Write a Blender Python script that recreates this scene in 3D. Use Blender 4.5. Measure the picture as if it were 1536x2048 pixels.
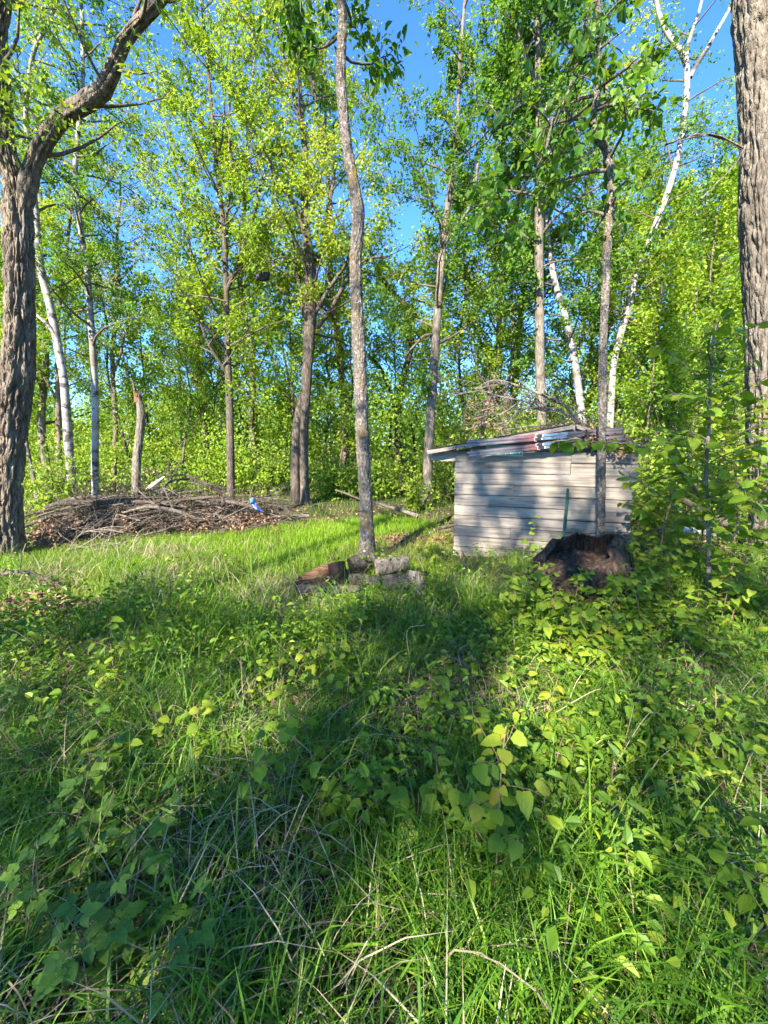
import bpy, math, random
import numpy as np
from mathutils import Vector, Matrix, Quaternion, Euler

SC = bpy.context.scene
for o in list(bpy.data.objects):
    bpy.data.objects.remove(o)
COL = SC.collection
rnd = random.Random(7)
rng = np.random.default_rng(11)

# ------------------------------------------------------------------ camera
F_PX, W_PX, H_PX, HORIZON = 800.0, 1536.0, 2048.0, 890.0
CAM_H = 1.65
PITCH = math.atan((H_PX / 2 - HORIZON) / F_PX)
cam = bpy.data.cameras.new('camera')
cam.sensor_fit = 'HORIZONTAL'
cam.sensor_width = 36.0
cam.lens = 36.0 * F_PX / W_PX
cam.clip_start = 0.02
cam.clip_end = 600
cam_ob = bpy.data.objects.new('camera', cam)
cam_ob.location = (0, 0, CAM_H)
cam_ob.rotation_euler = (math.pi / 2 - PITCH, 0, 0)
COL.objects.link(cam_ob)
SC.camera = cam_ob

# ------------------------------------------------------------------ sky and sun
SUN_EL = math.radians(34)
SUN_AZ = math.radians(208)          # compass angle from +Y towards +X: behind the camera, to its left
world = bpy.data.worlds.new('World')
SC.world = world
world.use_nodes = True
wn = world.node_tree
bg = wn.nodes['Background']
sky = wn.nodes.new('ShaderNodeTexSky')
sky.sky_type = 'NISHITA'
sky.sun_disc = False
sky.sun_elevation = SUN_EL
sky.sun_rotation = SUN_AZ
sky.air_density = 1.0
sky.dust_density = 0.0
sky.ozone_density = 10.0
sky.altitude = 1500
hs = wn.nodes.new('ShaderNodeHueSaturation')
hs.inputs['Saturation'].default_value = 1.06
wn.links.new(sky.outputs[0], hs.inputs['Color'])
wn.links.new(hs.outputs[0], bg.inputs[0])
bg.inputs[1].default_value = 0.115
sun = bpy.data.lights.new('sun', 'SUN')
sun.energy = 4.0
sun.angle = math.radians(0.53)
sun.color = (1.0, 0.93, 0.82)
sun_ob = bpy.data.objects.new('sun', sun)
to_sun = Vector((math.sin(SUN_AZ) * math.cos(SUN_EL), math.cos(SUN_AZ) * math.cos(SUN_EL), math.sin(SUN_EL)))
sun_ob.rotation_euler = to_sun.to_track_quat('Z', 'Y').to_euler()
sun_ob.location = to_sun * 60
COL.objects.link(sun_ob)

vs = SC.view_settings
vs.view_transform = 'Standard'
vs.look = 'None'
vs.gamma = 1
vs.use_curve_mapping = False
vs.exposure = 2.35
cy = SC.cycles
cy.max_bounces = 7
cy.diffuse_bounces = 4
cy.glossy_bounces = 2
cy.transmission_bounces = 4
cy.transparent_max_bounces = 6
cy.sample_clamp_indirect = 6
cy.use_denoising = True
cy.use_adaptive_sampling = True
cy.adaptive_threshold = 0.03
cy.caustics_reflective = False
cy.caustics_refractive = False

# ------------------------------------------------------------------ picture -> place helpers
CP, SP = math.cos(PITCH), math.sin(PITCH)


def ray(px, py):
    u, v = px - W_PX / 2, H_PX / 2 - py
    return Vector((u, F_PX * CP + v * SP, -F_PX * SP + v * CP))


def W(px, py, Y):
    r = ray(px, py)
    return Vector((0, 0, CAM_H)) + r * (Y / r.y)


def gh(x, y):
    x = np.asarray(x, float)
    y = np.asarray(y, float)
    h = 0.03 * np.sin(x * 0.9 + 1.3) * np.cos(y * 0.7) + 0.018 * np.sin(x * 2.3 + y * 1.7) + 0.01 * np.sin(3.9 * y - x * 4.4)
    far = np.clip((y - 14) / 30, 0, 1)
    return h + far * far * 1.2


def gz(x, y):
    return float(gh(x, y))


def G(px, py):
    r = ray(px, py)
    t = -CAM_H / r.z
    x, y = r.x * t, r.y * t
    return Vector((x, y, gz(x, y)))


def pxm(Y):                          # metres for a pixel at depth Y, near the middle rows
    return Y / 790.0


# ------------------------------------------------------------------ numpy noise
def _hash(ix, iy, iz):
    n = (ix * 374761393 + iy * 668265263 + iz * 1274126177) & 0x7fffffff
    n = ((n ^ (n >> 13)) * 1274126177) & 0x7fffffff
    n = (n ^ (n >> 16)) & 0xffff
    return n / 65535.0


def vnoise(P):
    i = np.floor(P).astype(np.int64)
    f = P - i
    f = f * f * (3 - 2 * f)
    r = 0
    for dx in (0, 1):
        for dy in (0, 1):
            for dz in (0, 1):
                w = (f[:, 0] if dx else 1 - f[:, 0]) * (f[:, 1] if dy else 1 - f[:, 1]) * (f[:, 2] if dz else 1 - f[:, 2])
                r = r + w * _hash(i[:, 0] + dx, i[:, 1] + dy, i[:, 2] + dz)
    return r


def fbm(P, n=3):
    a, s, r = 0.5, 1.0, 0
    for _ in range(n):
        r = r + a * vnoise(P * s + 17.3 * s)
        a *= 0.5
        s *= 2.03
    return r


# ------------------------------------------------------------------ mesh helpers
def mk_mesh(name, V, F, attrs=None, smooth=False, uv=None):
    """V n x 3, F m x k (k 3 or 4) or list of such arrays."""
    Fs = F if isinstance(F, list) else [F]
    Fs = [np.asarray(f, np.int32) for f in Fs if len(f)]
    me = bpy.data.meshes.new(name)
    V = np.asarray(V, np.float32)
    me.vertices.add(len(V))
    me.vertices.foreach_set('co', V.ravel())
    tot = np.concatenate([np.full(len(f), f.shape[1], np.int32) for f in Fs])
    loops = np.concatenate([f.ravel() for f in Fs])
    start = np.concatenate([[0], np.cumsum(tot)[:-1]]).astype(np.int32)
    me.loops.add(len(loops))
    me.loops.foreach_set('vertex_index', loops)
    me.polygons.add(len(tot))
    me.polygons.foreach_set('loop_start', start)
    me.polygons.foreach_set('loop_total', tot)
    me.polygons.foreach_set('use_smooth', np.full(len(tot), smooth, bool))
    if attrs:
        for k, a in attrs.items():
            at = me.attributes.new(k, 'FLOAT', 'POINT')
            at.data.foreach_set('value', np.asarray(a, np.float32))
    if uv is not None:
        l = me.uv_layers.new(name='UVMap')
        l.data.foreach_set('uv', np.asarray(uv, np.float32)[loops].ravel())
    me.update(calc_edges=True)
    return me


def ob(name, me, mat=None, parent=None, loc=None):
    o = bpy.data.objects.new(name, me)
    COL.objects.link(o)
    if mat is not None and me is not None and len(me.materials) == 0:
        me.materials.append(mat)
    if parent is not None:
        o.parent = parent
    if loc is not None:
        o.location = loc
    return o


def thing(name, label, cat, loc=(0, 0, 0), group=None, rz=0.0):
    o = bpy.data.objects.new(name, None)
    o.empty_display_size = 0.1
    COL.objects.link(o)
    o.location = loc
    o.rotation_euler = (0, 0, rz)
    return tag(o, label, cat, group)


def tag(o, label, cat, group=None, kind=None):
    o['label'] = label
    o['category'] = cat
    if group:
        o['group'] = group
    if kind:
        o['kind'] = kind
    return o


def resample(P, R, step):
    """Catmull-Rom through points P with radii R, at about step metres."""
    P = [Vector(p) for p in P]
    out, rad = [], []
    n = len(P)
    for i in range(n - 1):
        p0 = P[i - 1] if i > 0 else P[i] * 2 - P[i + 1]
        p1, p2 = P[i], P[i + 1]
        p3 = P[i + 2] if i + 2 < n else P[i + 1] * 2 - P[i]
        k = max(1, int(round((p2 - p1).length / step)))
        for j in range(k):
            t = j / k
            out.append(0.5 * ((2 * p1) + (p2 - p0) * t + (2 * p0 - 5 * p1 + 4 * p2 - p3) * t * t + (3 * p1 - p0 - 3 * p2 + p3) * t ** 3))
            rad.append(R[i] + (R[i + 1] - R[i]) * t)
    out.append(P[-1])
    rad.append(R[-1])
    return np.array([tuple(p) for p in out]), np.array(rad)


class Tubes:
    def __init__(self):
        self.V, self.F, self.n = [], [], 0

    def add(self, P, R, ns, rough=0.0, seed=0.0, caps=False, bark=None):
        P = np.asarray(P, float)
        R = np.asarray(R, float)
        m = len(P)
        T = np.gradient(P, axis=0)
        T /= np.linalg.norm(T, axis=1)[:, None] + 1e-9
        N = np.zeros_like(P)
        a = np.array([1.0, 0, 0]) if abs(T[0, 0]) < 0.9 else np.array([0, 1.0, 0])
        nv = a - T[0] * a.dot(T[0])
        nv /= np.linalg.norm(nv)
        for i in range(m):
            nv = nv - T[i] * nv.dot(T[i])
            nv /= np.linalg.norm(nv) + 1e-9
            N[i] = nv
        B = np.cross(T, N)
        th = np.linspace(0, 2 * math.pi, ns, endpoint=False)
        D = np.cos(th)[None, :, None] * N[:, None] + np.sin(th)[None, :, None] * B[:, None]
        RR = np.repeat(R[:, None], ns, 1)
        if rough > 0 or bark:
            s = np.concatenate([[0], np.cumsum(np.linalg.norm(np.diff(P, axis=0), axis=1))])
            r0 = max(R.max(), 1e-3)
            X = np.stack([np.cos(th)[None, :] * r0 + 0 * s[:, None], np.sin(th)[None, :] * r0 + 0 * s[:, None], s[:, None] + 0 * th[None, :]], -1).reshape(-1, 3)
            if rough > 0:
                q = fbm(X * np.array([2.2 / r0 * 0.5, 2.2 / r0 * 0.5, 1.1 / r0 * 0.35]) + seed, 3).reshape(m, ns) - 0.44
                RR = RR * (1 + rough * 2 * q)
            if bark:
                dep, fx, fz = bark
                wv = (fbm(X * np.array([6, 6, 5.0]) + seed + 5, 2) - 0.4)[:, None] * np.array([[0.10, 0.10, 0.16]])
                Y = (X + wv) * np.array([fx, fx, fz]) + seed
                n1 = 1 - np.abs(2 * vnoise(Y) - 1)
                n2 = 1 - np.abs(2 * vnoise(Y * np.array([1.9, 1.9, 2.3]) + 9.1) - 1)
                n3 = vnoise(X * 45 + seed)
                fur = np.clip((n1 - 0.66) / 0.3, 0, 1) * 0.9 + np.clip((n2 - 0.72) / 0.28, 0, 1) * 0.5
                RR = RR - dep * fur.reshape(m, ns) + dep * 0.25 * (n3.reshape(m, ns) - 0.5)
        V = P[:, None] + D * RR[..., None]
        base = self.n
        idx = base + np.arange(m * ns).reshape(m, ns)
        q = np.stack([idx[:-1], np.roll(idx[:-1], -1, 1), np.roll(idx[1:], -1, 1), idx[1:]], -1).reshape(-1, 4)
        self.V.append(V.reshape(-1, 3))
        self.F.append(q)
        self.n += m * ns
        if caps:
            for e, k in ((0, 0), (m - 1, 1)):
                self.V.append(P[e][None])
                c = self.n
                self.n += 1
                r = idx[e]
                nx = np.roll(r, -1)
                z = np.full(ns, c)
                f = np.stack([nx, r, z, z], -1) if k == 0 else np.stack([r, nx, z, z], -1)
                self.F.append(f[:, :3])
        return self

    def mesh(self, name, off=(0, 0, 0), smooth=True):
        V = np.concatenate(self.V) - np.array(off)
        F4 = [f for f in self.F if f.shape[1] == 4]
        F3 = [f for f in self.F if f.shape[1] == 3]
        Fs = []
        if F4:
            Fs.append(np.concatenate(F4))
        if F3:
            Fs.append(np.concatenate(F3))
        return mk_mesh(name, V, Fs, smooth=smooth)


def norm(a):
    return a / (np.linalg.norm(a, axis=1)[:, None] + 1e-9)


def leaf_arrays(P, A, Nn, S, asp=0.62, v=None, oval=False, fold=0.18):
    """P base points, A axis, Nn normals, S lengths. diamonds (2 tris) or ovals (6 verts, 4 tris)."""
    A = norm(A)
    B = norm(np.cross(Nn, A))
    N2 = np.cross(A, B)
    n = len(P)
    S = S[:, None]
    if not oval:
        pts = [P, P + A * S * 0.42 + B * S * asp * 0.5 + N2 * S * fold * 0.5, P + A * S - N2 * S * 0.12, P + A * S * 0.42 - B * S * asp * 0.5 + N2 * S * fold * 0.5]
        V = np.stack(pts, 1).reshape(-1, 3)
        i = np.arange(n)[:, None] * 4
        F = np.concatenate([i + [0, 1, 2], i + [0, 2, 3]])
        k = 4
    else:
        w = asp * 0.5
        pts = [P, P + A * S * 0.25 + B * S * w * 0.92 + N2 * S * fold * 0.4, P + A * S * 0.66 + B * S * w * 0.72 + N2 * S * fold * 0.25,
               P + A * S - N2 * S * 0.16, P + A * S * 0.66 - B * S * w * 0.72 + N2 * S * fold * 0.25, P + A * S * 0.25 - B * S * w * 0.92 + N2 * S * fold * 0.4]
        V = np.stack(pts, 1).reshape(-1, 3)
        i = np.arange(n)[:, None] * 6
        F = np.concatenate([i + [0, 1, 2], i + [0, 2, 3], i + [0, 3, 4], i + [0, 4, 5]])
        k = 6
    if v is None:
        v = rng.random(n)
    return V, F, np.repeat(v, k)


# ------------------------------------------------------------------ materials
def new_mat(name):
    m = bpy.data.materials.new(name)
    m.use_nodes = True
    nt = m.node_tree
    b = nt.nodes['Principled BSDF']
    return m, nt, b


def node(nt, t, **kw):
    n = nt.nodes.new(t)
    for k, v in kw.items():
        setattr(n, k, v)
    return n


def ramp(nt, stops, inp):
    r = node(nt, 'ShaderNodeValToRGB')
    e = r.color_ramp.elements
    while len(e) < len(stops):
        e.new(0.5)
    for i, (p, c) in enumerate(stops):
        e[i].position = p
        e[i].color = (*c, 1) if len(c) == 3 else c
    nt.links.new(inp, r.inputs[0])
    return r


def mapped(nt, scale, coord='Object', rand=False):
    tc = node(nt, 'ShaderNodeTexCoord')
    mp = node(nt, 'ShaderNodeMapping')
    mp.inputs['Scale'].default_value = scale
    nt.links.new(tc.outputs[coord], mp.inputs[0])
    if rand:
        oi = node(nt, 'ShaderNodeObjectInfo')
        mu = node(nt, 'ShaderNodeMath', operation='MULTIPLY')
        mu.inputs[1].default_value = 37.0
        nt.links.new(oi.outputs['Random'], mu.inputs[0])
        cx = node(nt, 'ShaderNodeCombineXYZ')
        for i in range(3):
            nt.links.new(mu.outputs[0], cx.inputs[i])
        nt.links.new(cx.outputs[0], mp.inputs['Location'])
    return mp


def noise(nt, mp, scale, detail=4, rough=0.55):
    n = node(nt, 'ShaderNodeTexNoise')
    n.inputs['Scale'].default_value = scale
    n.inputs['Detail'].default_value = detail
    n.inputs['Roughness'].default_value = rough
    nt.links.new(mp.outputs[0], n.inputs['Vector'])
    return n


def mixc(nt, fac, a, b, blend='MIX'):
    m = node(nt, 'ShaderNodeMix', data_type='RGBA', blend_type=blend)
    for s, k in ((fac, 0), (a, 6), (b, 7)):
        if isinstance(s, (int, float)):
            m.inputs[k].default_value = s
        elif isinstance(s, tuple):
            m.inputs[k].default_value = (*s, 1)
        else:
            nt.links.new(s, m.inputs[k])
    return m.outputs[2]


def bump(nt, b, h, strength=0.5, dist=0.02):
    n = node(nt, 'ShaderNodeBump')
    n.inputs['Strength'].default_value = strength
    n.inputs['Distance'].default_value = dist
    nt.links.new(h, n.inputs['Height'])
    nt.links.new(n.outputs[0], b.inputs['Normal'])


def leaf_mat(name, stops, transl=0.48, tint=(1.5, 1.32, 0.5), rand=False, rough=0.5, veins=False, spec=0.35):
    m, nt, b = new_mat(name)
    if rand:
        src = node(nt, 'ShaderNodeObjectInfo').outputs['Random']
    else:
        src = node(nt, 'ShaderNodeAttribute', attribute_name='v').outputs['Fac']
    c = ramp(nt, stops, src).outputs[0]
    if veins:
        uvn = node(nt, 'ShaderNodeUVMap')
        sx = node(nt, 'ShaderNodeSeparateXYZ')
        nt.links.new(uvn.outputs[0], sx.inputs[0])
        a = node(nt, 'ShaderNodeMath', operation='ABSOLUTE')
        nt.links.new(sx.outputs[0], a.inputs[0])
        k = node(nt, 'ShaderNodeMath', operation='MULTIPLY_ADD')
        k.inputs[1].default_value = -0.5
        nt.links.new(a.outputs[0], k.inputs[0])
        nt.links.new(sx.outputs[1], k.inputs[2])
        f = node(nt, 'ShaderNodeMath', operation='MULTIPLY')
        f.inputs[1].default_value = 8.0
        nt.links.new(k.outputs[0], f.inputs[0])
        fr = node(nt, 'ShaderNodeMath', operation='PINGPONG')
        fr.inputs[1].default_value = 0.5
        nt.links.new(f.outputs[0], fr.inputs[0])
        vr = ramp(nt, [(0.0, (1, 1, 1)), (0.14, (0, 0, 0))], fr.outputs[0])
        mr = ramp(nt, [(0.0, (1, 1, 1)), (0.05, (0, 0, 0))], a.outputs[0])
        mx = node(nt, 'ShaderNodeMath', operation='MAXIMUM')
        nt.links.new(vr.outputs[0], mx.inputs[0])
        nt.links.new(mr.outputs[0], mx.inputs[1])
        vf = node(nt, 'ShaderNodeMath', operation='MULTIPLY')
        vf.inputs[1].default_value = 0.3
        nt.links.new(mx.outputs[0], vf.inputs[0])
        c = mixc(nt, vf.outputs[0], c, (0.28, 0.42, 0.10))
        mp = mapped(nt, (1, 1, 1), 'Object')
        nz = noise(nt, mp, 30, 3)
        rr = ramp(nt, [(0.3, (0.8, 0.8, 0.8)), (0.7, (1.15, 1.15, 1.1))], nz.outputs[0])
        c = mixc(nt, 1.0, c, rr.outputs[0], 'MULTIPLY')
        inv = node(nt, 'ShaderNodeMath', operation='SUBTRACT')
        inv.inputs[0].default_value = 1.0
        nt.links.new(mx.outputs[0], inv.inputs[1])
        bump(nt, b, inv.outputs[0], 0.5, 0.002)
    nt.links.new(c, b.inputs['Base Color'])
    b.inputs['Roughness'].default_value = rough
    b.inputs['Specular IOR Level'].default_value = spec
    tr = node(nt, 'ShaderNodeBsdfTranslucent')
    tc = mixc(nt, 1.0, c, tint, 'MULTIPLY')
    nt.links.new(tc, tr.inputs[0])
    ms = node(nt, 'ShaderNodeMixShader')
    ms.inputs[0].default_value = transl
    nt.links.new(b.outputs[0], ms.inputs[1])
    nt.links.new(tr.outputs[0], ms.inputs[2])
    nt.links.new(ms.outputs[0], nt.nodes['Material Output'].inputs[0])
    return m


def bark_mat(name, ca, cb, cc, sx=14, sz=3, bstr=0.8, bdist=0.03, moss=None, spots=None, cracks=True):
    m, nt, b = new_mat(name)
    mp = mapped(nt, (sx, sx, sz), 'Object', True)
    n1 = noise(nt, mp, 1.0, 5, 0.6)
    mp2 = mapped(nt, (1.6, 1.6, 0.9), 'Object', True)
    n2 = noise(nt, mp2, 1.0, 3)
    c = ramp(nt, [(0.3, ca), (0.5, cb), (0.72, cc)], n1.outputs[0]).outputs[0]
    tone = ramp(nt, [(0.3, (0.75, 0.75, 0.75)), (0.7, (1.2, 1.18, 1.12))], n2.outputs[0])
    c = mixc(nt, 1.0, c, tone.outputs[0], 'MULTIPLY')
    if moss:
        mp3 = mapped(nt, (3, 3, 1.4), 'Object', True)
        n3 = noise(nt, mp3, 1.2, 5, 0.65)
        k = ramp(nt, [(0.54, (0, 0, 0)), (0.68, (0.75, 0.75, 0.75))], n3.outputs[0])
        c = mixc(nt, k.outputs[0], c, moss)
    if spots:
        mp4 = mapped(nt, (22, 22, 18), 'Object', True)
        n4 = noise(nt, mp4, 1.0, 3, 0.5)
        k = ramp(nt, [(0.62, (0, 0, 0)), (0.68, (0.8, 0.8, 0.8))], n4.outputs[0])
        c = mixc(nt, k.outputs[0], c, spots)
    nt.links.new(c, b.inputs['Base Color'])
    b.inputs['Roughness'].default_value = 0.9
    b.inputs['Specular IOR Level'].default_value = 0.15
    h = n1.outputs[0]
    if cracks:
        vo = node(nt, 'ShaderNodeTexVoronoi', feature='DISTANCE_TO_EDGE')
        vo.inputs['Scale'].default_value = 1.6
        nt.links.new(mp.outputs[0], vo.inputs['Vector'])
        rr = ramp(nt, [(0.0, (0, 0, 0)), (0.22, (1, 1, 1))], vo.outputs['Distance'])
        h = mixc(nt, 0.45, n1.outputs[0], rr.outputs[0])
    bump(nt, b, h, bstr, bdist)
    return m


def birch_mat():
    m, nt, b = new_mat('birch_bark')
    mp = mapped(nt, (5, 5, 46), 'Object', True)
    n1 = noise(nt, mp, 1.0, 3, 0.6)
    k1 = ramp(nt, [(0.57, (0, 0, 0)), (0.63, (1, 1, 1))], n1.outputs[0])
    mp2 = mapped(nt, (3.4, 3.4, 5.5), 'Object', True)
    n2 = noise(nt, mp2, 1.0, 4, 0.65)
    k2 = ramp(nt, [(0.53, (0, 0, 0)), (0.59, (1, 1, 1))], n2.outputs[0])
    mp3 = mapped(nt, (1.2, 1.2, 2.4), 'Object', True)
    n3 = noise(nt, mp3, 1.0, 4)
    c0 = ramp(nt, [(0.35, (0.15, 0.12, 0.09)), (0.5, (0.29, 0.265, 0.23)), (0.7, (0.40, 0.38, 0.345))], n3.outputs[0]).outputs[0]
    c = mixc(nt, k1.outputs[0], c0, (0.16, 0.13, 0.11))
    c = mixc(nt, k2.outputs[0], c, (0.05, 0.042, 0.038))
    nt.links.new(c, b.inputs['Base Color'])
    b.inputs['Roughness'].default_value = 0.7
    bump(nt, b, n1.outputs[0], 0.3, 0.01)
    return m


def plain(name, col, rough=0.6, metal=0.0, var=0.15, scale=20, spec=0.4):
    m, nt, b = new_mat(name)
    mp = mapped(nt, (1, 1, 1), 'Object', True)
    n = noise(nt, mp, scale, 4)
    r = ramp(nt, [(0.3, tuple(c * (1 - var) for c in col)), (0.7, tuple(min(1, c * (1 + var)) for c in col))], n.outputs[0])
    nt.links.new(r.outputs[0], b.inputs['Base Color'])
    b.inputs['Roughness'].default_value = rough
    b.inputs['Metallic'].default_value = metal
    b.inputs['Specular IOR Level'].default_value = spec
    bump(nt, b, n.outputs[0], 0.15, 0.003)
    return m


def wood_mat(name, stops, along='x', scale=1.0, bstr=0.5, stain=None):
    m, nt, b = new_mat(name)
    s = (1.3, 26, 26) if along == 'x' else (26, 26, 1.3)
    mp = mapped(nt, tuple(q * scale for q in s), 'Object', True)
    n1 = noise(nt, mp, 1.0, 6, 0.62)
    mp2 = mapped(nt, (1.2, 1.2, 3.0), 'Object', True)
    n2 = noise(nt, mp2, 1.6, 4, 0.6)
    c = ramp(nt, stops, n1.outputs[0]).outputs[0]
    tone = ramp(nt, [(0.28, (0.66, 0.66, 0.68)), (0.5, (1, 1, 1)), (0.72, (1.18, 1.14, 1.06))], n2.outputs[0])
    c = mixc(nt, 1.0, c, tone.outputs[0], 'MULTIPLY')
    # knots
    mp3 = mapped(nt, (2.4, 7.0, 7.0), 'Object', True)
    vo = node(nt, 'ShaderNodeTexVoronoi')
    vo.inputs['Scale'].default_value = 1.0
    nt.links.new(mp3.outputs[0], vo.inputs['Vector'])
    kn = ramp(nt, [(0.07, (1, 1, 1)), (0.13, (0, 0, 0))], vo.outputs['Distance'])
    kf = node(nt, 'ShaderNodeMath', operation='MULTIPLY')
    kf.inputs[1].default_value = 0.55
    nt.links.new(kn.outputs[0], kf.inputs[0])
    c = mixc(nt, kf.outputs[0], c, (0.10, 0.07, 0.05))
    # fine dark checks along the grain
    mp4 = mapped(nt, (0.8, 60, 60) if along == 'x' else (60, 60, 0.8), 'Object', True)
    n4 = noise(nt, mp4, 1.0, 3, 0.5)
    ck = ramp(nt, [(0.64, (0, 0, 0)), (0.70, (0.7, 0.7, 0.7))], n4.outputs[0])
    c = mixc(nt, ck.outputs[0], c, (0.07, 0.06, 0.055))
    if stain:
        mp5 = mapped(nt, (1.5, 1.5, 1.5), 'Object', True)
        n5 = noise(nt, mp5, 1.0, 5, 0.6)
        kk = ramp(nt, [(0.55, (0, 0, 0)), (0.7, (0.6, 0.6, 0.6))], n5.outputs[0])
        c = mixc(nt, kk.outputs[0], c, stain)
    nt.links.new(c, b.inputs['Base Color'])
    b.inputs['Roughness'].default_value = 0.85
    b.inputs['Specular IOR Level'].default_value = 0.2
    bump(nt, b, n1.outputs[0], bstr, 0.006)
    return m


M = {}
# spring foliage
M['maple'] = leaf_mat('maple_leaf', [(0.0, (0.11, 0.21, 0.018)), (0.5, (0.22, 0.345, 0.024)), (1.0, (0.38, 0.44, 0.035))])
M['oak'] = leaf_mat('oak_leaf', [(0.0, (0.12, 0.21, 0.02)), (0.5, (0.25, 0.36, 0.03)), (1.0, (0.42, 0.44, 0.05))])
M['birch'] = leaf_mat('birch_leaf', [(0.0, (0.06, 0.15, 0.014)), (0.6, (0.13, 0.26, 0.022)), (1.0, (0.24, 0.33, 0.03))])
M['linden'] = leaf_mat('linden_leaf', [(0.0, (0.045, 0.125, 0.010)), (0.6, (0.10, 0.22, 0.016)), (1.0, (0.22, 0.32, 0.026))])
M['poplar'] = leaf_mat('poplar_leaf', [(0.0, (0.16, 0.22, 0.10)), (1.0, (0.34, 0.38, 0.22))])
M['under'] = leaf_mat('understory_leaf', [(0.0, (0.105, 0.205, 0.02)), (0.5, (0.215, 0.355, 0.03)), (1.0, (0.40, 0.48, 0.05))], transl=0.52)
M['cover'] = leaf_mat('ground_cover_leaf', [(0.0, (0.065, 0.145, 0.012)), (0.6, (0.135, 0.235, 0.016)), (1.0, (0.26, 0.33, 0.025))], transl=0.35)
M['hazel'] = leaf_mat('hazel_leaf', [(0.0, (0.11, 0.205, 0.012)), (0.5, (0.20, 0.31, 0.016)), (1.0, (0.33, 0.39, 0.024))], rand=True, veins=True, transl=0.45)
M['young'] = leaf_mat('young_yellow_leaf', [(0.0, (0.22, 0.33, 0.02)), (0.7, (0.34, 0.38, 0.03)), (0.92, (0.42, 0.38, 0.03)), (1.0, (0.47, 0.34, 0.04))], rand=True, veins=True, transl=0.45)
M['bramble'] = leaf_mat('bramble_leaf', [(0.0, (0.06, 0.14, 0.016)), (0.6, (0.11, 0.215, 0.018)), (1.0, (0.22, 0.32, 0.024))], rand=True, veins=True, transl=0.3)
M['grass'] = leaf_mat('grass_blade', [(0.0, (0.06, 0.15, 0.012)), (0.55, (0.125, 0.265, 0.016)), (1.0, (0.25, 0.37, 0.03))], transl=0.38, tint=(1.2, 1.15, 0.6))
M['lawn'] = leaf_mat('lawn_blade', [(0.0, (0.09, 0.22, 0.010)), (0.5, (0.20, 0.35, 0.014)), (0.9, (0.31, 0.43, 0.02)), (1.0, (0.40, 0.36, 0.14))], transl=0.4, tint=(1.2, 1.15, 0.5))
M['straw'] = leaf_mat('dry_straw', [(0.0, (0.16, 0.11, 0.055)), (0.5, (0.33, 0.25, 0.14)), (1.0, (0.50, 0.42, 0.26))], transl=0.15, tint=(1, 1, 1), rough=0.7)
M['litter'] = leaf_mat('dead_leaf', [(0.0, (0.10, 0.055, 0.03)), (0.5, (0.24, 0.135, 0.07)), (1.0, (0.44, 0.29, 0.17))], transl=0.15, tint=(1, 0.9, 0.7), rough=0.75)
# bark and wood
M['bark_oak'] = bark_mat('furrowed_bark', (0.068, 0.051, 0.037), (0.168, 0.133, 0.098), (0.297, 0.248, 0.184), 16, 4, 0.8, 0.03)
M['bark_grey'] = bark_mat('grey_bark', (0.074, 0.059, 0.045), (0.168, 0.140, 0.109), (0.297, 0.261, 0.207), 26, 7, 0.7, 0.02)
M['bark_scaly'] = bark_mat('scaly_bark', (0.062, 0.051, 0.040), (0.172, 0.144, 0.117), (0.333, 0.297, 0.252), 34, 26, 0.9, 0.02, moss=(0.20, 0.135, 0.03), spots=(0.42, 0.41, 0.37))
M['bark_dark'] = bark_mat('dark_bark', (0.05, 0.038, 0.03), (0.10, 0.078, 0.06), (0.17, 0.14, 0.11), 28, 8, 0.7, 0.02)
M['bark_mid'] = bark_mat('brown_grey_bark', (0.05, 0.038, 0.028), (0.105, 0.084, 0.064), (0.19, 0.16, 0.125), 26, 7, 0.8, 0.02)
M['bark_thin'] = bark_mat('twig_bark', (0.056, 0.041, 0.031), (0.117, 0.090, 0.069), (0.216, 0.176, 0.140), 50, 20, 0.4, 0.01, cracks=False)
M['stem'] = bark_mat('sapling_bark', (0.14, 0.09, 0.055), (0.22, 0.15, 0.09), (0.33, 0.24, 0.15), 80, 40, 0.3, 0.004, cracks=False)
M['greystem'] = bark_mat('dead_twig_bark', (0.10, 0.078, 0.058), (0.19, 0.155, 0.12), (0.32, 0.27, 0.215), 60, 20, 0.3, 0.006, cracks=False)
M['birch_bark'] = birch_mat()
M['board'] = wood_mat('weathered_board', [(0.25, (0.075, 0.062, 0.05)), (0.42, (0.20, 0.168, 0.132)), (0.6, (0.315, 0.27, 0.218)), (0.8, (0.42, 0.365, 0.30))])
M['roofboard'] = wood_mat('roof_board', [(0.3, (0.12, 0.10, 0.085)), (0.5, (0.22, 0.185, 0.16)), (0.75, (0.34, 0.29, 0.25))], stain=(0.22, 0.09, 0.06))
M['rotten'] = wood_mat('rotten_wood', [(0.3, (0.008, 0.006, 0.0045)), (0.5, (0.020, 0.013, 0.009)), (0.68, (0.05, 0.031, 0.02)), (0.84, (0.15, 0.12, 0.09))], along='z', scale=1.1, bstr=1.0)
M['stump'] = wood_mat('stump_wood', [(0.3, (0.008, 0.006, 0.0045)), (0.46, (0.026, 0.017, 0.011)), (0.60, (0.075, 0.047, 0.030)), (0.74, (0.19, 0.145, 0.105))], along='z', scale=0.8, bstr=1.0, stain=(0.085, 0.075, 0.05))
M['split'] = wood_mat('split_wood', [(0.3, (0.06, 0.03, 0.016)), (0.5, (0.16, 0.085, 0.042)), (0.75, (0.28, 0.17, 0.09))], scale=1.2)
M['cut'] = wood_mat('cut_wood', [(0.3, (0.22, 0.17, 0.12)), (0.7, (0.42, 0.35, 0.26))], scale=1.0)
M['palewood'] = wood_mat('bare_pale_wood', [(0.3, (0.30, 0.235, 0.17)), (0.5, (0.44, 0.36, 0.28)), (0.75, (0.56, 0.48, 0.39))])


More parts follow.
